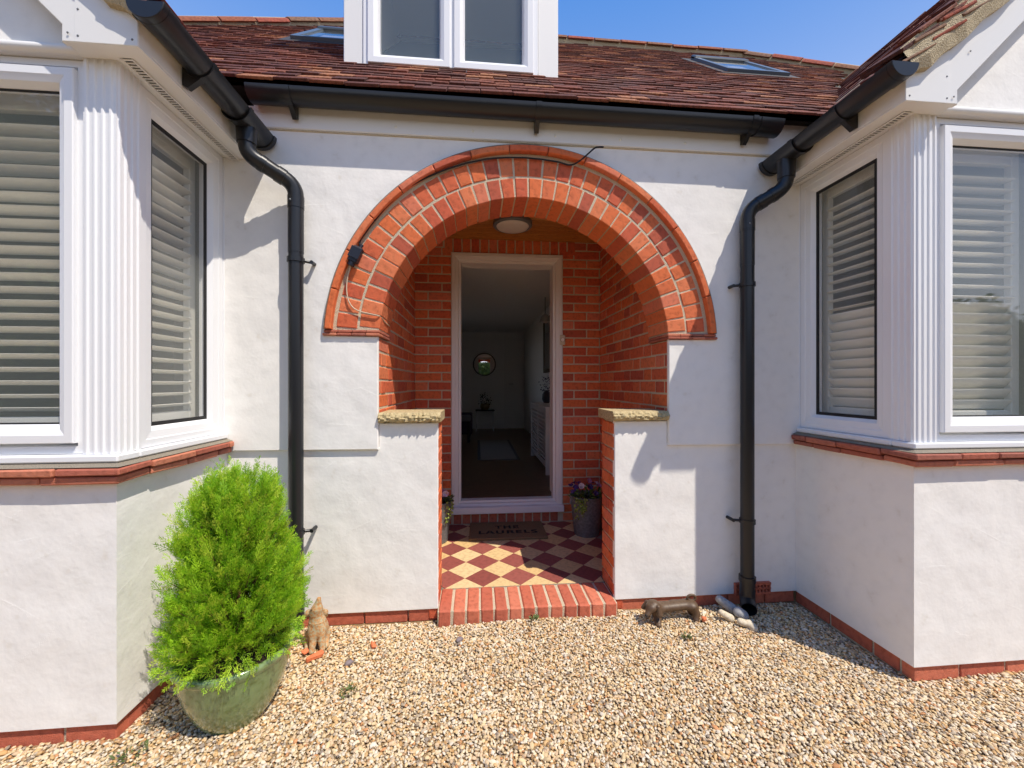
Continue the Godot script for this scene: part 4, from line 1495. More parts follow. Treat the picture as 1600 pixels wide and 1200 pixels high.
# ------------------------------------------------------------------ hall behind the open door
func build_hall() -> void:
	var x0 := -0.95
	var x1 := 1.05
	var y0 := 0.262
	var y1 := 2.40
	var za := -1.405
	var zb := -6.62
	var wl := mat(c8(240, 239, 236), 0.9)
	bx("hall_floor", Vector3(x0 - 0.1, y0 - 0.06, zb - 0.1), Vector3(x1 + 0.1, y0, -1.321), M.laminate, house)
	bx("hall_ceiling", Vector3(x0 - 0.1, y1, zb - 0.1), Vector3(x1 + 0.1, y1 + 0.05, -1.321), wl, house)
	# this wall has an added, unseen window that brightens the hall with daylight
	var sw := MB.new()
	var wy := [y0 + 0.001, 1.0, 2.2, y1 - 0.001]
	sw.box(Vector3(x0 - 0.05, (wy[0] + wy[1]) / 2, (zb - 1.322) / 2), Vector3(0.1, wy[1] - wy[0], -1.322 - zb))
	sw.box(Vector3(x0 - 0.05, (wy[2] + wy[3]) / 2, (zb - 1.322) / 2), Vector3(0.1, wy[3] - wy[2], -1.322 - zb))
	sw.box(Vector3(x0 - 0.05, 1.6, (-1.322 - 3.9) / 2), Vector3(0.1, 1.2, 3.9 - 1.322))
	sw.box(Vector3(x0 - 0.05, 1.6, (zb - 4.8) / 2), Vector3(0.1, 1.2, -4.8 - zb))
	mi("hall_wall", sw.mesh(), wl, house)
	var hw := grp("added_hall_window", house)
	mi("frame", frame_mesh(Vector3(x0 - 0.08, 1.0, -3.9), Vector3(0, 0, -1), 0.9, 1.2, Vector3.RIGHT, [[0.0, 0.0], [0.0, 0.06], [0.06, 0.06], [0.065, 0.0]]), M.upvc, hw)
	mi("pane", pane(Vector3(x0 - 0.06, 1.05, -3.95), Vector3(0, 0, -1), 0.8, 1.1, Vector3.RIGHT), M.glass, hw)
	bx("hall_wall", Vector3(x1, y0 + 0.001, zb), Vector3(x1 + 0.1, y1 - 0.001, -1.322), wl, house)
	bx("hall_wall", Vector3(x0 - 0.1, y0 + 0.001, zb - 0.1), Vector3(x1 + 0.1, y1 - 0.001, zb - 0.001), wl, house)
	var f := MB.new()
	f.box(Vector3((x0 - 0.135) / 2, 1.345, (za - 1.322) / 2), Vector3(-0.135 - x0, 2.1, 0.08))
	f.box(Vector3((x1 + 0.655) / 2, 1.345, (za - 1.322) / 2), Vector3(x1 - 0.655, 2.1, 0.08))
	f.box(Vector3(0.26, 2.335, (za - 1.322) / 2), Vector3(0.79, 0.12, 0.08))
	mi("hall_wall", f.mesh(), wl, house)
	bx("skirting", Vector3(x1 - 0.015, y0, -2.0), Vector3(x1 - 0.001, y0 + 0.12, zb + 1.6), M.trim, house)
	bx("skirting", Vector3(x0 + 0.001, y0, zb), Vector3(x0 + 0.015, y0 + 0.12, -1.5), M.trim, house)
	bx("skirting", Vector3(x0 + 0.016, y0, zb), Vector3(0.58, y0 + 0.12, zb + 0.015), M.trim, house)
	# inner door at the far end
	var idr := grp("inner_door", house)
	bx("architrave", Vector3(0.60, y0, zb), Vector3(0.67, 2.33, zb + 0.03), M.trim, idr)
	bx("leaf", Vector3(0.675, y0 + 0.01, zb + 0.001), Vector3(1.045, 2.28, zb + 0.02), M.trim, idr)
	mi("handle", tube([Vector3(0.71, 1.25, zb + 0.02), Vector3(0.71, 1.25, zb + 0.06), Vector3(0.80, 1.25, zb + 0.06)], 0.01, 8), M.steel, idr)

func build_hall_things() -> void:
	# slatted radiator cabinet
	var cb := tag(grp("radiator_cabinet", null, Vector3(0.89, 0.263, -2.69)), "white slatted radiator cabinet inside the hall", "cabinet")
	var xf := -0.15
	bx("top", Vector3(xf - 0.012, 0.715, -0.6), Vector3(0.155, 0.74, 0.6), M.trim, cb, 0.004)
	bx("end_panel", Vector3(xf, 0.0, 0.57), Vector3(0.154, 0.714, 0.59), M.trim, cb)
	bx("end_panel", Vector3(xf, 0.0, -0.59), Vector3(0.154, 0.714, -0.57), M.trim, cb)
	for z in [-0.569, -0.02, 0.53]:
		bx("stile", Vector3(xf, 0.08, z), Vector3(xf + 0.02, 0.713, z + 0.039), M.trim, cb)
	for y in [0.08, 0.66]:
		bx("rail", Vector3(xf + 0.001, y, -0.568), Vector3(xf + 0.019, y + 0.05, 0.568), M.trim, cb)
	for i in 11:
		bx("slat", Vector3(xf + 0.004, 0.155 + i * 0.046, -0.529), Vector3(xf + 0.014, 0.177 + i * 0.046, 0.529), M.trim, cb)
	# round mirror on the far wall
	var rm := tag(grp("round_mirror", null, Vector3(0.165, 1.683, -6.60)), "round mirror hanging on the far wall of the hall", "mirror")
	mi("frame", torus(0.24, 0.014, 40), mat(c8(120, 118, 114), 0.5), rm)
	var disc := lathe([Vector2(0.24, 0.0), Vector2(0.24, 0.008), Vector2(0.0, 0.008)], 40)
	mi("glass", disc, M.chrome, rm, Transform3D(Basis(Vector3.RIGHT, PI / 2), Vector3.ZERO))
	# tall mirror on the side wall
	var tm := tag(grp("wall_mirror", null, Vector3(1.04, 1.42, -3.5)), "tall framed mirror on the hall wall above the cabinet", "mirror")
	mi("frame", frame_mesh(Vector3(0, 0, -0.42), Vector3(0, 0, 1), 0.6, 0.8, Vector3.LEFT, [[0.0, -0.009], [0.0, 0.02], [0.04, 0.024], [0.05, 0.01]]), mat(c8(96, 84, 70), 0.5), tm)
	mi("glass", pane(Vector3(-0.011, 0.045, -0.375), Vector3(0, 0, 1), 0.51, 0.71, Vector3.LEFT, false), M.chrome, tm)
	# pendant
	var pd := tag(grp("pendant_lamp", null, Vector3(0.90, 2.399, -3.05)), "small glass pendant lamp hanging in the hall", "lamp")
	mi("cord", tube([Vector3(0, 0, 0), Vector3(0, -0.22, 0)], 0.004, 8), M.dark, pd)
	mi("shade", lathe([Vector2(0.012, -0.22), Vector2(0.05, -0.25), Vector2(0.075, -0.32), Vector2(0.072, -0.33), Vector2(0.046, -0.26)], 24), M.steel, pd)
	# plant on the cabinet
	var pv := tag(grp("vase", null, Vector3(0.90, 1.004, -2.95)), "small dark vase with foliage on the radiator cabinet", "vase")
	mi("body", lathe([Vector2(0.035, 0.0), Vector2(0.06, 0.05), Vector2(0.055, 0.11), Vector2(0.03, 0.15), Vector2(0.034, 0.165)], 20), mat(c8(70, 70, 76), 0.4), pv)
	mi("foliage", leaf_ball(90, 0.1, Vector3(0, 0.24, 0), 0.03, 9), mat(c8(74, 62, 92), 0.7), pv)
	# rug
	var rg := grp("rug", null, Vector3(0.29, 0.263, -3.9))
	tag(rg, "grey rug on the hall floor with a pale border", "rug")
	bx("pile", Vector3(-0.24, 0.0, -0.87), Vector3(0.235, 0.008, 0.87), mat(c8(150, 146, 140), 1.0), rg)
	bx("border", Vector3(-0.28, 0.0, -0.91), Vector3(0.275, 0.005, 0.91), mat(c8(96, 92, 90), 1.0), rg)
	# side table with a lamp
	var st := tag(grp("side_table", null, Vector3(0.17, 0.263, -6.3)), "thin legged side table below the round mirror", "table")
	bx("top", Vector3(-0.2, 0.42, -0.14), Vector3(0.2, 0.44, 0.14), M.dark, st)
	for p in [[-0.18, -0.12], [0.18, -0.12], [-0.18, 0.12], [0.18, 0.12]]:
		bx("leg", Vector3(p[0] - 0.009, 0, p[1] - 0.009), Vector3(p[0] + 0.009, 0.419, p[1] + 0.009), M.steel, st)
	var pp := tag(grp("pot_plant", null, Vector3(0.17, 0.704, -6.3)), "round leafy pot plant on the side table in the hall", "plant")
	mi("pot", lathe([Vector2(0.0, 0.0), Vector2(0.07, 0.0), Vector2(0.1, 0.06), Vector2(0.09, 0.13), Vector2(0.075, 0.13)], 20), mat(c8(150, 130, 90), 0.25), pp)
	mi("foliage", leaf_ball(120, 0.14, Vector3(0, 0.2, 0), 0.045, 13), mat(c8(50, 62, 40), 0.7), pp)
	# bench end by the left hall wall
	var bn := tag(grp("hall_bench", null, Vector3(-0.32, 0.263, -4.9)), "small upholstered bench with a throw in the hall", "bench")
	bx("seat", Vector3(-0.3, 0.36, -0.4), Vector3(0.22, 0.46, 0.4), mat(c8(120, 116, 118), 0.9), bn, 0.02)
	for p in [[-0.26, -0.34], [0.18, -0.34], [-0.26, 0.34], [0.18, 0.34]]:
		bx("leg", Vector3(p[0] - 0.02, 0, p[1] - 0.02), Vector3(p[0] + 0.02, 0.359, p[1] + 0.02), M.dark, bn)
	bx("throw", Vector3(0.05, 0.12, -0.2), Vector3(0.24, 0.475, 0.2), mat(c8(70, 56, 74), 0.95), bn, 0.015)

func torus(R: float, r: float, n := 32, m := 10) -> ArrayMesh:
	var path := []
	for i in n + 1:
		var a := TAU * i / n
		path.append(Vector3(cos(a) * R, sin(a) * R, 0))
	return tube(path, r, m, false)

# many leaf faces in a ball
func leaf_ball(n: int, R: float, c: Vector3, size: float, sd: int) -> ArrayMesh:
	var r := RandomNumberGenerator.new()
	r.seed = sd
	var b := MB.new()
	for i in n:
		var d := Vector3(r.randfn(), r.randfn(), r.randfn()).normalized()
		var p := c + d * R * pow(r.randf(), 0.4)
		add_leaf(b, p, (d + Vector3(r.randfn(), r.randfn(), r.randfn()) * 0.5).normalized(), size * r.randf_range(0.7, 1.3), r)
	return b.mesh()

func add_leaf(b: MB, p: Vector3, dirv: Vector3, L: float, r: RandomNumberGenerator, wide := 0.55) -> void:
	var sd := dirv.cross(Vector3(r.randfn(), r.randfn(), r.randfn())).normalized()
	var n := sd.cross(dirv).normalized()
	var w := L * wide * 0.5
	var a := p
	var m1 := p + dirv * L * 0.45 + sd * w + n * L * 0.06
	var m2 := p + dirv * L * 0.45 - sd * w + n * L * 0.06
	var t := p + dirv * L - n * L * 0.1
	var mid := p + dirv * L * 0.5 - n * L * 0.02
	b.tri_out(a, m1, mid, n)
	b.tri_out(m1, t, mid, n)
	b.tri_out(a, mid, m2, n)
	b.tri_out(m2, mid, t, n)

# ------------------------------------------------------------------ garden opposite, mirrored in the windows
func build_garden() -> void:
	var leaf := MB.new()
	var r := RandomNumberGenerator.new()
	r.seed = 5
	for i in 14:
		add_leaf(leaf, Vector3(r.randfn(), r.randfn(), r.randfn()) * 0.09, Vector3(r.randfn(), r.randfn(), r.randfn()).normalized(), 0.15, r)
	var lm := leaf.mesh()
	var gm := mat(Color.WHITE, 0.6)
	gm.vertex_color_use_as_albedo = true
	var cols := [c8(74, 98, 40), c8(92, 120, 48), c8(62, 84, 36), c8(110, 132, 60)]
	var lab := ["tall clipped green hedge across the drive, opposite the porch", "rounded green shrub beside the hedge, opposite the lime conifer", "rounded green shrub at the other end of the hedge"]
	for h in 3:
		var o := grp("hedge" if h == 0 else "garden_shrub", null, [Vector3(0.5, -0.03, 9.5), Vector3(-9.5, -0.03, 8.4), Vector3(12.5, -0.03, 8.4)][h])
		tag(o, lab[h], "hedge" if h == 0 else "shrub")
		var ext: Vector3 = [Vector3(18.0, 2.7, 0.7), Vector3(1.9, 3.6, 1.3), Vector3(2.0, 3.4, 1.3)][h]
		var n: int = [15000, 2500, 2500][h]
		var mm := MultiMesh.new()
		mm.transform_format = MultiMesh.TRANSFORM_3D
		mm.use_colors = true
		mm.mesh = lm
		mm.instance_count = n
		for i in n:
			var p: Vector3
			if h == 0:
				p = Vector3(r.randf_range(-1, 1) * ext.x, r.randf() * ext.y + sin(r.randf() * 9.0) * 0.1, r.randf_range(-1, 1) * ext.z)
			else:
				var d := Vector3(r.randfn(), r.randfn(), r.randfn()).normalized() * pow(r.randf(), 0.3)
				p = Vector3(d.x * ext.x, (d.y * 0.5 + 0.5) * ext.y, d.z * ext.z)
			var e: Color = (cols[r.randi() % 4] as Color).srgb_to_linear()
			mm.set_instance_transform(i, Transform3D(Basis.from_euler(Vector3(r.randf() * TAU, r.randf() * TAU, r.randf() * TAU)).scaled(Vector3.ONE * r.randf_range(0.8, 1.5)), p))
			mm.set_instance_color(i, e)
		var f := MultiMeshInstance3D.new()
		f.name = "foliage"
		f.set_meta("kind", "stuff")
		f.multimesh = mm
		f.material_override = gm
		o.add_child(f)
		for k in 5:
			var bxp := lerpf(-0.8, 0.8, k / 4.0) * ext.x
			mi("stem", tube([Vector3(bxp, 0, 0), Vector3(bxp * 0.95 + 0.05, ext.y * 0.7, 0.05)], [0.05, 0.02], 8), mat(c8(84, 70, 54), 0.9), o)

func build_tree() -> void:
	var r := RandomNumberGenerator.new()
	r.seed = 66
	var t := grp("garden_tree", null, Vector3(-12.5, -0.03, 10.5))
	tag(t, "large leafy tree standing behind the hedge, mirrored in the bay window by the conifer", "tree")
	var bark := mat(c8(92, 78, 62), 0.95)
	mi("trunk", tube([Vector3(0, 0, 0), Vector3(0.1, 2.0, 0), Vector3(0.0, 4.5, 0.1), Vector3(0.1, 7.5, 0)], [0.34, 0.26, 0.18, 0.05], 12), bark, t)
	var tips := []
	for i in 16:
		var a := TAU * i / 16.0 + r.randf() * 0.3
		var y := r.randf_range(1.8, 6.0)
		var L := r.randf_range(2.0, 3.8) * (1.1 - y / 11.0)
		var e := Vector3(cos(a) * L, y + r.randf_range(0.5, 2.0), sin(a) * L)
		mi("limb", tube([Vector3(0, y, 0), Vector3(0, y, 0).lerp(e, 0.5) + Vector3(0, 0.2, 0), e], [0.1, 0.06, 0.02], 8), bark, t)
		tips.append(e)
		tips.append(Vector3(0, y, 0).lerp(e, 0.6) + Vector3(0, 0.5, 0))
	tips.append(Vector3(0, 8.2, 0))
	tips.append(Vector3(0.4, 7.2, 0.5))
	var leaf := MB.new()
	for i in 14:
		add_leaf(leaf, Vector3(r.randfn(), r.randfn(), r.randfn()) * 0.12, Vector3(r.randfn(), r.randfn(), r.randfn()).normalized(), 0.16, r)
	var mm := MultiMesh.new()
	mm.transform_format = MultiMesh.TRANSFORM_3D
	mm.use_colors = true
	mm.mesh = leaf.mesh()
	mm.instance_count = 9000
	for i in 9000:
		var c: Vector3 = tips[r.randi() % tips.size()]
		var d := Vector3(r.randfn(), r.randfn() * 0.7, r.randfn()) * 0.62
		mm.set_instance_transform(i, Transform3D(Basis.from_euler(Vector3(r.randf() * TAU, r.randf() * TAU, r.randf() * TAU)).scaled(Vector3.ONE * r.randf_range(0.8, 1.4)), c + d))
		mm.set_instance_color(i, ([c8(70, 92, 40), c8(84, 108, 46), c8(60, 80, 36)][r.randi() % 3] as Color).srgb_to_linear())
	var gm := mat(Color.WHITE, 0.6)
	gm.vertex_color_use_as_albedo = true
	var f := MultiMeshInstance3D.new()
	f.name = "crown"
	f.multimesh = mm
	f.material_override = gm
	f.set_meta("kind", "stuff")
	t.add_child(f)

# ------------------------------------------------------------------ small things on the house
func build_small_things() -> void:
	# cable round the arch and its box
	var cp := []
	for q in [[-0.60, 1.965], [-0.589, 2.005], [-0.477, 2.157], [-0.347, 2.279], [-0.15, 2.381], [0.05, 2.441], [0.254, 2.459], [0.427, 2.446], [0.50, 2.432]]:
		cp.append(Vector3(q[0], q[1] , 0.012))
	for q in [[0.549, 2.446, 0.03], [0.62, 2.505, 0.045], [0.645, 2.513, 0.05], [0.673, 2.515, 0.05]]:
		cp.append(Vector3(q[0], q[1], q[2]))
	var cur := Curve3D.new()
	for i in cp.size():
		var t := Vector3.ZERO
		if i > 0 and i < cp.size() - 1:
			t = (cp[i + 1] - cp[i - 1]) * 0.16
		cur.add_point(cp[i], -t, t)
	var pth := []
	for p in cur.tessellate(4, 3):
		pth.append(p)
	tag(mi("cable", tube(pth, 0.0045, 8), M.gasket), "thin black cable clipped under the tile edge of the arch", "cable")
	var jb := grp("junction_box", null, Vector3(-0.618, 1.912, 0.004))
	tag(jb, "small black weatherproof junction box fixed to the arch bricks", "box")
	jb.rotation.z = -0.42
	mi("body", cbox(Vector3(0.05, 0.085, 0.036), 0.006), M.blackbox, jb, Transform3D(Basis(), Vector3(0, 0, 0.018)))
	mi("lid", cbox(Vector3(0.056, 0.058, 0.006), 0.002), M.blackbox, jb, Transform3D(Basis(), Vector3(0, 0.006, 0.0385)))
	mi("gland", tube([Vector3(0, -0.042, 0.018), Vector3(0, -0.062, 0.018)], 0.017, 14), M.blackbox, jb)
	mi("gland", tube([Vector3(0.006, 0.042, 0.018), Vector3(0.008, 0.06, 0.014)], 0.008, 12), M.blackbox, jb)
	var wc := []
	for q in [[-0.645, 1.858, 0.018], [-0.662, 1.80, 0.012], [-0.668, 1.74, 0.012], [-0.66, 1.68, 0.012], [-0.635, 1.64, 0.012], [-0.60, 1.622, 0.012], [-0.55, 1.612, 0.012], [-0.505, 1.603, 0.010], [-0.499, 1.60, -0.02], [-0.497, 1.585, -0.08], [-0.497, 1.58, -0.2]]:
		wc.append(Vector3(q[0], q[1], q[2]))
	tag(mi("cable", tube(round_path(wc, 0.03, 4), 0.0035, 8), mat(c8(196, 176, 150), 0.6)), "thin pale cable looping from the junction box into the porch", "cable")
	# ceiling light
	var cl := grp("ceiling_light", null, Vector3(0.268, 2.4695, -0.853))
	tag(cl, "round flush light with grey rim on the boarded porch ceiling", "light")
	mi("rim", lathe([Vector2(0.145, 0.0), Vector2(0.148, -0.028), Vector2(0.142, -0.034), Vector2(0.124, -0.036), Vector2(0.122, -0.03)], 40), mat(c8(112, 116, 122), 0.4), cl)
	mi("diffuser", lathe([Vector2(0.1235, -0.030), Vector2(0.116, -0.042), Vector2(0.08, -0.05), Vector2(0.0, -0.053)], 40), mat(c8(226, 222, 218), 0.35), cl)
	# doorbell
	var db := grp("doorbell", null, Vector3(0.728, 1.626, PZ + 0.012))
	tag(db, "small cream doorbell on the door frame", "doorbell")
	mi("plate", cbox(Vector3(0.046, 0.085, 0.016), 0.006), mat(c8(214, 204, 180), 0.4), db, Transform3D(Basis(), Vector3(0, 0, 0.008)))
	mi("button", lathe([Vector2(0.016, 0), Vector2(0.016, 0.004), Vector2(0.011, 0.006), Vector2(0.0, 0.0065)], 18), mat(c8(236, 232, 222), 0.3), db, Transform3D(Basis(Vector3.RIGHT, PI / 2), Vector3(0, 0, 0.016)))
	mi("ring", torus(0.017, 0.002, 20, 6), mat(c8(150, 138, 112), 0.3), db, Transform3D(Basis(), Vector3(0, 0, 0.017)))
	# doormat
	var dm := grp("doormat", null, Vector3(0.243, FLOOR, -1.035))
	tag(dm, "brown coir doormat lettered THE LAURELS on the porch tiles", "doormat")
	dm.rotation.y = -0.01
	var cn := noise(61, 0.2, 512, 2)
	mi("coir", cbox(Vector3(0.60, 0.018, 0.355), 0.005, 0.002), mat(c8(198, 164, 118), 1.0, ramp_tex(cn, 512, [[0.0, Color(0.45, 0.4, 0.36)], [0.5, grey(0.85)], [1.0, grey(1.0)]]), normal_tex(cn, 512, 14.0), 0.12), dm, Transform3D(Basis(), Vector3(0, 0.0105, 0)))
	var sf := SystemFont.new()
	sf.font_names = PackedStringArray(["Droid Sans"])
	sf.font_weight = 700
	for q in [["THE", -0.048, 0.19], ["LAURELS", 0.058, 0.46]]:
		var tm := TextMesh.new()
		tm.text = q[0]
		tm.font = sf
		tm.font_size = 64
		tm.pixel_size = 0.001
		tm.depth = 0.004
		var sz := tm.get_aabb().size
		var s := Vector3(q[2] / maxf(sz.x, 0.001), 0.062 / maxf(sz.y, 0.001), 1.0)
		mi("lettering", tm, mat(c8(38, 32, 28), 1.0), dm, Transform3D(Basis(Vector3.RIGHT * s.x, Vector3.FORWARD * s.y, Vector3.UP), Vector3(0, 0.0195, q[1])))

# ------------------------------------------------------------------ lime conifer in a glazed pot
func spray_mesh(sd: int) -> ArrayMesh:
	var r := RandomNumberGenerator.new()
	r.seed = sd
	var b := MB.new()
	var twig := func(p: Vector3, dirv: Vector3, L: float, w: float) -> void:
		var s := dirv.cross(Vector3(0.15 * r.randfn(), 0.1 * r.randfn(), 1)).normalized()
		var n := s.cross(dirv).normalized()
		var m := p + dirv * L * 0.45
		b.quad(p, m + s * w, p + dirv * L, m - s * w, n)
	var n := 7
	for i in n:
		var t := (i + 0.5) / n
		var p := Vector3(0, t * 0.92, -0.14 * t * t)
		for sg in [-1.0, 1.0]:
			if r.randf() < 0.16:
				continue
			var L := 0.40 * (1.0 - 0.62 * t) * r.randf_range(0.7, 1.2)
			var dv := Vector3(sg * r.randf_range(0.55, 0.8), r.randf_range(0.6, 0.9), r.randf_range(-0.5, 0.5)).normalized()
			twig.call(p, dv, L, 0.0135)
			for q in [0.38, 0.68]:
				var pq: Vector3 = p + dv * L * q
				twig.call(pq, (dv + Vector3(-sg * 0.5, 0.45, 0.35 * r.randfn())).normalized(), L * 0.42, 0.0125)
				twig.call(pq, (dv + Vector3(sg * 0.6, -0.1, 0.35 * r.randfn())).normalized(), L * 0.40, 0.0125)
	twig.call(Vector3.ZERO, Vector3(0, 1, -0.06).normalized(), 1.0, 0.018)
	twig.call(Vector3(0, 0.75, -0.06), Vector3(0, 1, -0.2).normalized(), 0.32, 0.024)
	return b.mesh()

func build_conifer() -> void:
	var at := Vector3(-0.925, 0.0, 0.49)
	var pot := grp("plant_pot", null, at + Vector3(0, gravel_y(at.x, at.z) - 0.006, 0))
	tag(pot, "large green glazed bowl-shaped plant pot on the gravel", "plant pot")
	mi("bowl", lathe([Vector2(0.0, 0.0), Vector2(0.105, 0.0), Vector2(0.112, 0.006), Vector2(0.14, 0.055), Vector2(0.165, 0.115), Vector2(0.182, 0.18), Vector2(0.188, 0.222), Vector2(0.196, 0.232), Vector2(0.200, 0.244), Vector2(0.196, 0.256), Vector2(0.186, 0.258), Vector2(0.176, 0.25), Vector2(0.17, 0.215)], 56), M.glaze, pot)
	mi("soil", lathe([Vector2(0.176, 0.222), Vector2(0.1, 0.235), Vector2(0.0, 0.24)], 32), M.soil, pot)
	var cf := grp("conifer", null, at + Vector3(0, 0.235, 0))
	cf.scale = Vector3(0.94, 0.97, 0.94)
	tag(cf, "bushy lime green conifer growing in the green glazed pot", "shrub")
	var r := RandomNumberGenerator.new()
	r.seed = 91
	var bark := mat(c8(104, 74, 48), 0.9)
	var tb := MB.new()
	add_tube(tb, [Vector3(0, -0.02, 0), Vector3(0.01, 0.2, 0), Vector3(0.0, 0.45, 0.0), Vector3(-0.01, 0.62, 0)], [0.016, 0.012, 0.007, 0.002], 8)
	var fz := FastNoiseLite.new()
	fz.seed = 8
	fz.frequency = 5.5
	var rad := func(y: float) -> float:   # height above the soil -> crown radius
		var k := [[0.0, 0.18], [0.06, 0.205], [0.15, 0.218], [0.25, 0.21], [0.36, 0.195], [0.46, 0.172], [0.56, 0.15], [0.62, 0.12], [0.68, 0.06]]
		for i in k.size() - 1:
			if y <= k[i + 1][0]:
				return lerpf(k[i][1], k[i + 1][1], clampf((y - k[i][0]) / (k[i + 1][0] - k[i][0]), 0, 1))
		return 0.03
	var xf := [[], [], []]
	var put := func(p: Vector3, dirv: Vector3, L: float) -> void:
		var y := dirv.normalized()
		var x := y.cross(Vector3(r.randfn(), r.randfn(), r.randfn())).normalized()
		# fronds tend to lie flat to the outside
		xf[r.randi() % 3].append(Transform3D(Basis(x, y, x.cross(y)) * Basis.from_scale(Vector3(L, L, L)), p))
	# branches with fronds along them
	for i in 300:
		var y1 := r.randf_range(0.02, 0.66)
		var a := r.randf() * TAU
		var od := Vector3(cos(a), 0, sin(a))
		var lump := 1.0 + fz.get_noise_3d(od.x * 0.35, y1, od.z * 0.35) * 0.3
		var R: float = rad.call(y1) * lump * r.randf_range(0.82, 1.05)
		var p0 := Vector3(0, maxf(y1 - 0.20, 0.0) * r.randf_range(0.6, 0.9), 0)
		var p1 := od * R + Vector3(0, y1, 0)
		var dv := (p1 - p0)
		var L := dv.length()
		dv = dv.normalized()
		add_tube(tb, [p0, p0.lerp(p1, 0.5) + Vector3(0, -0.01, 0), p1], [0.004, 0.0028, 0.001], 5, false)
		var n := 7 + int(L * 62.0)
		for k in n:
			var t := 0.25 + 0.78 * pow(r.randf(), 0.62)
			var p := p0.lerp(p1, t) + Vector3(r.randfn(), r.randfn(), r.randfn()) * 0.012
			var fd := (dv + Vector3.UP * r.randf_range(0.1, 0.8) + Vector3(r.randfn(), r.randfn() * 0.5, r.randfn()) * 0.3).normalized()
			put.call(p, fd, r.randf_range(0.046, 0.078))
	# plumes standing out of the top
	for i in 46:
		var a := r.randf() * TAU
		var q := r.randf()
		var base := Vector3(cos(a), 0, sin(a)) * q * 0.15 + Vector3(0, 0.63 - q * 0.12, 0)
		var dv := (Vector3(cos(a), 0, sin(a)) * 0.3 * q + Vector3.UP + Vector3(r.randfn(), 0, r.randfn()) * 0.14).normalized()
		var h := r.randf_range(0.04, 0.095)
		for k in 9:
			var t := k / 8.0
			put.call(base + dv * h * t, (dv + Vector3(r.randfn(), r.randfn(), r.randfn()) * 0.34).normalized(), r.randf_range(0.035, 0.06) * (1.1 - 0.3 * t))
	# fronds that hang over the rim
	for i in 190:
		var a := r.randf() * TAU
		var od := Vector3(cos(a), 0, sin(a))
		put.call(od * r.randf_range(0.13, 0.205) + Vector3(0, r.randf_range(0.0, 0.06), 0), (od + Vector3(0, r.randf_range(-0.7, 0.0), 0) + Vector3(r.randfn(), 0, r.randfn()) * 0.3).normalized(), r.randf_range(0.05, 0.085))
	mi("trunk", tb.mesh(), bark, cf)
	var fm := mat(Color.WHITE, 0.55)
	fm.vertex_color_use_as_albedo = true
	fm.backlight_enabled = true
	fm.backlight = c8(150, 180, 40)
	var cols := [c8(172, 210, 42), c8(156, 200, 34), c8(132, 182, 34), c8(190, 220, 58), c8(162, 204, 38), c8(138, 184, 38), c8(186, 202, 62)]
	for k in 3:
		var mm := MultiMesh.new()
		mm.transform_format = MultiMesh.TRANSFORM_3D
		mm.use_colors = true
		mm.mesh = spray_mesh(300 + k)
		mm.instance_count = xf[k].size()
		for i in xf[k].size():
			mm.set_instance_transform(i, xf[k][i])
			var c: Color = (cols[r.randi() % cols.size()] as Color).srgb_to_linear()
			mm.set_instance_color(i, c)
		var o := MultiMeshInstance3D.new()
		o.name = "crown"
		o.set_meta("kind", "stuff")
		o.multimesh = mm
		o.material_override = fm
		cf.add_child(o, true)

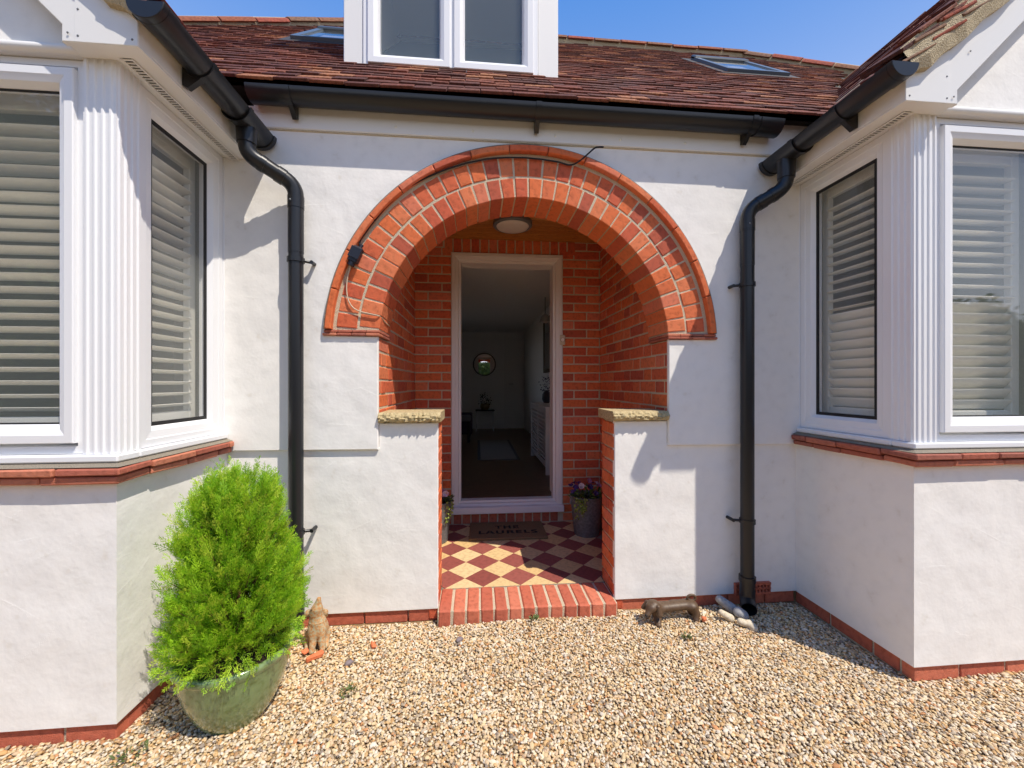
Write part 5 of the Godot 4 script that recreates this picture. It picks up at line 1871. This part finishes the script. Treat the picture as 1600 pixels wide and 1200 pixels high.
# ------------------------------------------------------------------ buckets of petunias
func build_buckets() -> void:
	var r := RandomNumberGenerator.new()
	r.seed = 17
	for s in [0, 1]:
		var at := Vector3(0.862, FLOOR, -0.945) if s else Vector3(-0.315, FLOOR, -0.90)
		var bk := grp("bucket", null, at)
		tag(bk, "galvanised bucket in the porch corner beside the doorbell" if s else "galvanised bucket half hidden by the short pier", "bucket", "galvanised flower buckets")
		var body := lathe([Vector2(0.0, 0.004), Vector2(0.092, 0.004), Vector2(0.094, 0.0), Vector2(0.097, 0.012), Vector2(0.099, 0.03), Vector2(0.112, 0.15), Vector2(0.1145, 0.165), Vector2(0.1145, 0.172), Vector2(0.114, 0.18), Vector2(0.116, 0.2), Vector2(0.119, 0.208), Vector2(0.118, 0.216), Vector2(0.126, 0.295), Vector2(0.131, 0.299), Vector2(0.131, 0.306), Vector2(0.126, 0.308), Vector2(0.123, 0.29), Vector2(0.118, 0.24)], 40)
		mi("body", body, M.zinc, bk)
		mi("soil", lathe([Vector2(0.121, 0.268), Vector2(0.0, 0.278)], 24), M.soil, bk)
		for sg in [-1.0, 1.0]:
			mi("handle_lug", cbox(Vector3(0.012, 0.05, 0.035), 0.004), M.zinc, bk, Transform3D(Basis(), Vector3(sg * 0.126, 0.265, 0)))
		var pt := grp("petunia", null, at + Vector3(0, 0.27, 0))
		tag(pt, "purple and pale petunias with trailing foliage in the bucket beside the doorbell" if s else "purple petunias in the bucket half hidden by the short pier", "flowers", "petunias in the porch")
		var lf := MB.new()
		lf.use_col = true
		for i in 230:
			var a := r.randf() * TAU
			var q := pow(r.randf(), 0.6)
			var p := Vector3(cos(a) * q * 0.13, 0.01 + r.randf() * 0.085 * (1.1 - q * 0.5), sin(a) * q * 0.13)
			lf.col = pick([c8(84, 106, 52), c8(98, 124, 58), c8(72, 94, 50), c8(116, 138, 70)]).srgb_to_linear()
			add_leaf(lf, p, (Vector3(cos(a), 0.5, sin(a)) + Vector3(r.randfn(), r.randfn(), r.randfn()) * 0.5).normalized(), r.randf_range(0.022, 0.038), r)
		# trailing stems over the front of the bucket
		for k in (5 if s else 2):
			var a := PI * 0.5 + r.randf_range(-0.9, 0.9) if s else r.randf_range(-0.5, 0.9)
			var len := r.randf_range(0.08, 0.2)
			for i in 26:
				var t := i / 25.0
				var p := Vector3(cos(a), 0, sin(a)) * (0.135 + 0.012 * sin(t * 5.0)) + Vector3(0, 0.04 - t * len, 0) + Vector3(r.randfn(), r.randfn(), r.randfn()) * 0.007
				lf.col = pick([c8(150, 168, 74), c8(128, 150, 62), c8(168, 180, 92)]).srgb_to_linear()
				add_leaf(lf, p, (Vector3(cos(a) * 0.7, -0.4, sin(a) * 0.7) + Vector3(r.randfn(), r.randfn(), r.randfn()) * 0.6).normalized(), r.randf_range(0.012, 0.022), r, 0.9)
		var lm := mat(Color.WHITE, 0.6)
		lm.vertex_color_use_as_albedo = true
		mi("foliage", lf.mesh(), lm, pt)
		var petal := [mat(c8(76, 44, 112), 0.6), mat(c8(58, 34, 92), 0.6), mat(c8(176, 122, 150), 0.6), mat(c8(214, 196, 206), 0.6)]
		for i in 20:
			var a := r.randf() * TAU
			var q := r.randf_range(0.4, 1.1)
			var p := Vector3(cos(a) * q * 0.14, 0.07 + r.randf_range(0.0, 0.07) * (1.2 - q * 0.6), sin(a) * q * 0.14)
			var pm: Material = petal[r.randi() % 2] if (i < 11) else petal[2 + r.randi() % 2]
			if s and p.x < -0.02 and i % 3:
				pm = petal[r.randi() % 2]
			var nd := (Vector3(cos(a) * 0.6, 0.7, sin(a) * 0.6 + 0.5) + Vector3(r.randfn(), r.randfn(), r.randfn()) * 0.3).normalized()
			var ux := nd.cross(Vector3(r.randfn(), r.randfn(), r.randfn())).normalized()
			mi("flower", flower_mesh(), pm, pt, Transform3D(Basis(ux, nd, ux.cross(nd)).scaled(Vector3.ONE * r.randf_range(0.8, 1.15)), p))

func flower_mesh() -> ArrayMesh:
	if cache.has("flower"):
		return cache.flower
	var b := MB.new()
	var n := 20
	for i in n:
		var a0 := TAU * i / n
		var a1 := TAU * (i + 1) / n
		var r0 := 0.021 * (0.86 + 0.14 * absf(cos(a0 * 2.5)))
		var r1 := 0.021 * (0.86 + 0.14 * absf(cos(a1 * 2.5)))
		var p0 := Vector3(cos(a0) * r0, 0.003 * sin(a0 * 5.0), sin(a0) * r0)
		var p1 := Vector3(cos(a1) * r1, 0.003 * sin(a1 * 5.0), sin(a1) * r1)
		var q0 := Vector3(cos(a0), 0, sin(a0)) * 0.006 + Vector3(0, -0.006, 0)
		var q1 := Vector3(cos(a1), 0, sin(a1)) * 0.006 + Vector3(0, -0.006, 0)
		b.quad(p0, p1, q1, q0, Vector3.UP)
		b.tri_out(q0, q1, Vector3(0, -0.018, 0), Vector3.UP)
	cache.flower = b.mesh()
	return cache.flower

# ------------------------------------------------------------------ moulded ornaments
# smooth union of tapered capsules [a, b, ra, rb], meshed as surface nets
func sdf(p: Vector3, bones: Array, k: float) -> float:
	var d := 1e9
	for q in bones:
		var a: Vector3 = q[0]
		var ab: Vector3 = q[1] - a
		var t := clampf((p - a).dot(ab) / maxf(ab.length_squared(), 1e-9), 0.0, 1.0)
		var e := (p - a - ab * t).length() - lerpf(q[2], q[3], t)
		var h := maxf(k - absf(d - e), 0.0) / k
		d = minf(d, e) - h * h * k * 0.25
	return d

func sdf_mesh(bones: Array, k: float, cell: float) -> ArrayMesh:
	var lo := Vector3.ONE * 1e9
	var hi := -lo
	for q in bones:
		for e in 2:
			var rr: float = q[2 + e] + k * 0.5 + cell * 2
			lo = lo.min(q[e] - Vector3.ONE * rr)
			hi = hi.max(q[e] + Vector3.ONE * rr)
	var nx := int((hi.x - lo.x) / cell) + 2
	var ny := int((hi.y - lo.y) / cell) + 2
	var nz := int((hi.z - lo.z) / cell) + 2
	var f := PackedFloat32Array()
	f.resize(nx * ny * nz)
	for z in nz:
		for y in ny:
			for x in nx:
				f[x + nx * (y + ny * z)] = sdf(lo + Vector3(x, y, z) * cell, bones, k)
	var idx := {}
	var pos := []
	var nor := []
	var es := [[0, 1], [2, 3], [4, 5], [6, 7], [0, 2], [1, 3], [4, 6], [5, 7], [0, 4], [1, 5], [2, 6], [3, 7]]
	for z in nz - 1:
		for y in ny - 1:
			for x in nx - 1:
				var c := []
				var m := 0
				for i in 8:
					var v := f[x + (i & 1) + nx * (y + ((i >> 1) & 1) + ny * (z + (i >> 2)))]
					c.append(v)
					if v < 0.0:
						m |= 1 << i
				if m == 0 or m == 255:
					continue
				var s := Vector3.ZERO
				var n := 0
				for e in es:
					var a: float = c[e[0]]
					var b: float = c[e[1]]
					if (a < 0.0) != (b < 0.0):
						var t := a / (a - b)
						var pa := Vector3(e[0] & 1, (e[0] >> 1) & 1, e[0] >> 2)
						var pb := Vector3(e[1] & 1, (e[1] >> 1) & 1, e[1] >> 2)
						s += pa.lerp(pb, t)
						n += 1
				var p := lo + (Vector3(x, y, z) + s / n) * cell
				idx[x + nx * (y + ny * z)] = pos.size()
				pos.append(p)
				var h := cell * 0.6
				nor.append(Vector3(sdf(p + Vector3(h, 0, 0), bones, k) - sdf(p - Vector3(h, 0, 0), bones, k), sdf(p + Vector3(0, h, 0), bones, k) - sdf(p - Vector3(0, h, 0), bones, k), sdf(p + Vector3(0, 0, h), bones, k) - sdf(p - Vector3(0, 0, h), bones, k)).normalized())
	var b := MB.new()
	var strides := [1, nx, nx * ny]
	for z in range(1, nz - 1):
		for y in range(1, ny - 1):
			for x in range(1, nx - 1):
				var i0 := x + nx * (y + ny * z)
				for ax in 3:
					var i1: int = i0 + strides[ax]
					if (f[i0] < 0.0) == (f[i1] < 0.0):
						continue
					var s1: int = strides[(ax + 1) % 3]
					var s2: int = strides[(ax + 2) % 3]
					var q := [idx.get(i0), idx.get(i0 - s1), idx.get(i0 - s1 - s2), idx.get(i0 - s2)]
					if null in q:
						continue
					b.quadn(pos[q[0]], pos[q[1]], pos[q[2]], pos[q[3]], nor[q[0]], nor[q[1]], nor[q[2]], nor[q[3]])
	return b.mesh()

func build_ornaments() -> void:
	var V := func(x: float, y: float, z: float) -> Vector3: return Vector3(x, y, z)
	var wn := noise(71, 0.02, 512, 4)
	var terra := mat(Color.WHITE, 0.85, ramp_tex(wn, 512, [[0.0, c8(140, 92, 58)], [0.35, c8(190, 134, 84)], [0.5, c8(206, 160, 108)], [0.62, c8(196, 184, 150)], [0.75, c8(168, 172, 148)], [1.0, c8(206, 196, 168)]]), normal_tex(noise(72, 0.1, 512, 2), 512, 6.0), 0.16)
	# dog sitting with its muzzle raised
	var at := Vector3(-0.765, gravel_y(-0.765, 0.135), 0.135)
	var hd := grp("dog_ornament", null, at)
	tag(hd, "weathered terracotta dog ornament sitting with its muzzle raised", "ornament")
	var B := [
		[V.call(0.016, 0.236, 0.018), V.call(0.008, 0.192, 0.016), 0.010, 0.021],
		[V.call(0.006, 0.186, 0.016), V.call(0.0, 0.165, 0.008), 0.024, 0.028],
		[V.call(0.0, 0.165, 0.008), V.call(0.004, 0.125, 0.004), 0.027, 0.032],
		[V.call(0.004, 0.118, 0.004), V.call(0.004, 0.085, -0.004), 0.037, 0.043],
		[V.call(0.004, 0.085, -0.004), V.call(-0.002, 0.045, -0.028), 0.043, 0.046],
		[V.call(-0.010, 0.095, 0.022), V.call(-0.004, 0.03, 0.040), 0.019, 0.012],
		[V.call(-0.004, 0.03, 0.040), V.call(-0.003, 0.009, 0.052), 0.012, 0.013],
		[V.call(0.026, 0.095, 0.016), V.call(0.034, 0.035, 0.028), 0.019, 0.013],
		[V.call(0.034, 0.035, 0.028), V.call(0.040, 0.010, 0.038), 0.012, 0.013],
		[V.call(-0.034, 0.048, -0.014), V.call(-0.036, 0.025, 0.004), 0.027, 0.018],
		[V.call(-0.036, 0.012, 0.006), V.call(-0.036, 0.008, 0.026), 0.012, 0.012],
		[V.call(0.030, 0.046, -0.022), V.call(0.040, 0.02, -0.004), 0.027, 0.016],
		[V.call(0.042, 0.010, -0.002), V.call(0.050, 0.008, 0.014), 0.011, 0.011],
	]
	mi("body", sdf_mesh(B, 0.014, 0.0045), terra, hd)
	mi("ear", sdf_mesh([[V.call(-0.022, 0.176, 0.004), V.call(-0.042, 0.158, -0.006), 0.007, 0.013], [V.call(-0.042, 0.158, -0.002), V.call(-0.070, 0.128, -0.004), 0.014, 0.006]], 0.008, 0.004), terra, hd)
	mi("ear", sdf_mesh([[V.call(0.026, 0.176, 0.0), V.call(0.034, 0.152, -0.014), 0.007, 0.012], [V.call(0.034, 0.152, -0.014), V.call(0.036, 0.13, -0.022), 0.012, 0.006]], 0.008, 0.004), terra, hd)
	mi("collar", torus(0.034, 0.005, 24, 8), terra, hd, Transform3D(Basis(Vector3.RIGHT, PI / 2 - 0.12), V.call(0.004, 0.124, 0.004)))
	for sg in [-1.0, 1.0]:
		mi("eye", lathe([Vector2(0.0045, 0), Vector2(0.003, 0.002), Vector2(0, 0.003)], 10), M.dark, hd, Transform3D(Basis(Vector3.RIGHT, PI / 2).rotated(Vector3.UP, sg * 0.7), V.call(0.004 + sg * 0.016, 0.192, 0.033)))
	# long bodied dog with a ring tail
	var at2 := Vector3(1.02, gravel_y(1.03, 0.08) - 0.003, 0.08)
	var dh := grp("dog_ornament", null, at2)
	dh.scale = Vector3(1.18, 0.86, 1.18)
	tag(dh, "brown long bodied dog ornament with a ring tail below the wall", "ornament")
	var bronze := mat(c8(98, 76, 56), 0.5, ramp_tex(wn, 512, [[0.0, grey(0.7)], [0.5, grey(0.95)], [1.0, grey(1.0)]]), null, 0.2)
	var D := [
		[V.call(-0.058, 0.076, 0.006), V.call(0.03, 0.078, 0.0), 0.031, 0.026],
		[V.call(0.03, 0.078, 0.0), V.call(0.098, 0.082, 0.0), 0.026, 0.030],
		[V.call(-0.058, 0.078, 0.008), V.call(-0.084, 0.108, 0.026), 0.026, 0.022],
		[V.call(-0.084, 0.112, 0.028), V.call(-0.096, 0.106, 0.034), 0.027, 0.024],
		[V.call(-0.096, 0.100, 0.036), V.call(-0.122, 0.074, 0.050), 0.020, 0.012],
		[V.call(-0.062, 0.064, 0.022), V.call(-0.068, 0.028, 0.034), 0.019, 0.014],
		[V.call(-0.068, 0.026, 0.034), V.call(-0.074, 0.011, 0.056), 0.013, 0.014],
		[V.call(-0.052, 0.062, -0.014), V.call(-0.058, 0.012, -0.012), 0.018, 0.013],
		[V.call(0.104, 0.078, 0.014), V.call(0.118, 0.040, 0.020), 0.026, 0.016],
		[V.call(0.118, 0.040, 0.020), V.call(0.112, 0.010, 0.032), 0.014, 0.014],
		[V.call(0.102, 0.072, -0.016), V.call(0.116, 0.012, -0.016), 0.023, 0.013],
	]
	mi("body", sdf_mesh(D, 0.014, 0.0048), bronze, dh)
	mi("ear", sdf_mesh([[V.call(-0.074, 0.118, 0.052), V.call(-0.070, 0.072, 0.058), 0.010, 0.014]], 0.006, 0.004), bronze, dh)
	mi("ear", sdf_mesh([[V.call(-0.104, 0.118, 0.008), V.call(-0.116, 0.078, 0.002), 0.009, 0.013]], 0.006, 0.004), bronze, dh)
	mi("tail", torus(0.019, 0.0062, 24, 8), bronze, dh, Transform3D(Basis(), V.call(0.108, 0.120, 0.0)))
	mi("nose", lathe([Vector2(0.007, 0), Vector2(0.005, 0.004), Vector2(0, 0.005)], 10), M.dark, dh, Transform3D(Basis(Vector3.RIGHT, PI / 2).rotated(Vector3.UP, -0.9), V.call(-0.130, 0.072, 0.056)))
	# stones by the pipe foot
	var greyst := mat(c8(176, 176, 178), 0.85, ramp_tex(wn, 512, [[0.0, grey(0.8)], [1.0, grey(1.0)]]), null, 0.2)
	var cream := mat(c8(222, 210, 186), 0.85, ramp_tex(wn, 512, [[0.0, Color(0.75, 0.68, 0.58)], [0.5, grey(0.96)], [1.0, grey(1.0)]]), null, 0.15)
	var st := [
		["smooth pale grey stone leaning on the wall beside the pipe foot", greyst, Vector3(1.355, 0.0, 0.075), [[V.call(-0.030, 0.072, -0.02), V.call(0.03, 0.03, 0.0), 0.022, 0.026]]],
		["rounded blue-grey stone touching the pipe foot", greyst, Vector3(1.395, 0.0, 0.125), [[V.call(-0.010, 0.04, 0.0), V.call(0.012, 0.026, 0.004), 0.027, 0.026]]],
		["long cream flint lying beside the grey stones", cream, Vector3(1.318, 0.0, 0.125), [[V.call(-0.030, 0.042, 0.0), V.call(0.012, 0.018, 0.012), 0.016, 0.020]]],
		["jagged cream and brown flint in front of the pipe foot", cream, Vector3(1.385, 0.0, 0.195), [[V.call(-0.030, 0.026, -0.012), V.call(0.008, 0.02, 0.004), 0.018, 0.016], [V.call(0.010, 0.024, 0.0), V.call(0.016, 0.012, 0.026), 0.016, 0.018]]],
	]
	for q in st:
		var p: Vector3 = q[2]
		p.y = gravel_y(p.x, p.z) - 0.004
		tag(mi("stone", sdf_mesh(q[3], 0.01, 0.005), q[1], null, Transform3D(Basis(), p)), q[0], "stone", "stones by the pipe foot")
	# chips of brick in the gravel
	var ch := [[Vector3(-0.742, 0.012, 0.222), Vector3(0.075, 0.02, 0.03), 0.5, "long red brick chip lying before the sitting dog ornament"], [Vector3(-0.795, 0.012, 0.19), Vector3(0.032, 0.022, 0.028), 1.1, "small red brick chip between the pipe foot and the sitting dog"], [Vector3(-0.494, 0.012, 0.165), Vector3(0.034, 0.018, 0.022), 2.0, "small orange brick chip below the rendered wall"], [Vector3(1.19, 0.012, 0.13), Vector3(0.03, 0.02, 0.024), 0.3, "orange brick chip between the ring-tailed dog and the stones"]]
	for q in ch:
		var p: Vector3 = q[0]
		p.y += gravel_y(p.x, p.z)
		tag(mi("brick_chip", cbox(q[1], 0.005, 0.005, 2), M.brick[2], null, Transform3D(Basis(Vector3.UP, q[2]).rotated(Vector3.RIGHT, 0.1), p)), q[3], "brick chip", "brick chips in the gravel")
	# weeds in the gravel
	var wr := RandomNumberGenerator.new()
	wr.seed = 3
	var wm := mat(c8(98, 112, 60), 0.7)
	for q in [[Vector3(-1.16, 0, 0.68), 0.05, "low dark weed at the foot of the bay beside the glazed pot"], [Vector3(0.30, 0, 0.06), 0.022, "tiny green weed sprouting at the front of the doorstep"], [Vector3(-0.52, 0, 0.44), 0.03, "small dark weed in open gravel near the glazed pot"], [Vector3(1.02, 0, 0.26), 0.018, "tiny green weed in the gravel before the ring-tailed dog"]]:
		var wb := MB.new()
		for i in 60:
			var a := wr.randf() * TAU
			var p: Vector3 = Vector3(cos(a), 0, sin(a)) * wr.randf() * q[1] + Vector3(0, wr.randf() * 0.012, 0)
			add_leaf(wb, p, Vector3(cos(a), wr.randf_range(0.2, 1.2), sin(a)).normalized(), wr.randf_range(0.008, 0.018), wr)
		var wp: Vector3 = q[0]
		wp.y = gravel_y(wp.x, wp.z) + 0.002
		tag(mi("weed", wb.mesh(), wm, null, Transform3D(Basis(), wp)), q[2], "weed", "weeds in the gravel")
	# odd cobbles among the gravel
	var cobble := mat(c8(128, 116, 118), 0.6)
	for q in [[Vector3(-0.084, 0.006, 0.178), 0.016, "small smooth plum-grey cobble before the doorstep"], [Vector3(-0.575, 0.006, 0.268), 0.016, "small slate-grey cobble in front of the sitting dog ornament"]]:
		var p: Vector3 = q[0]
		p.y += gravel_y(p.x, p.z)
		tag(mi("stone", pebble(1, 0.06), cobble, null, Transform3D(Basis(Vector3.UP, 0.7).scaled_local(Vector3(q[1] * 1.4, q[1] * 0.8, q[1])), p)), q[2], "stone")
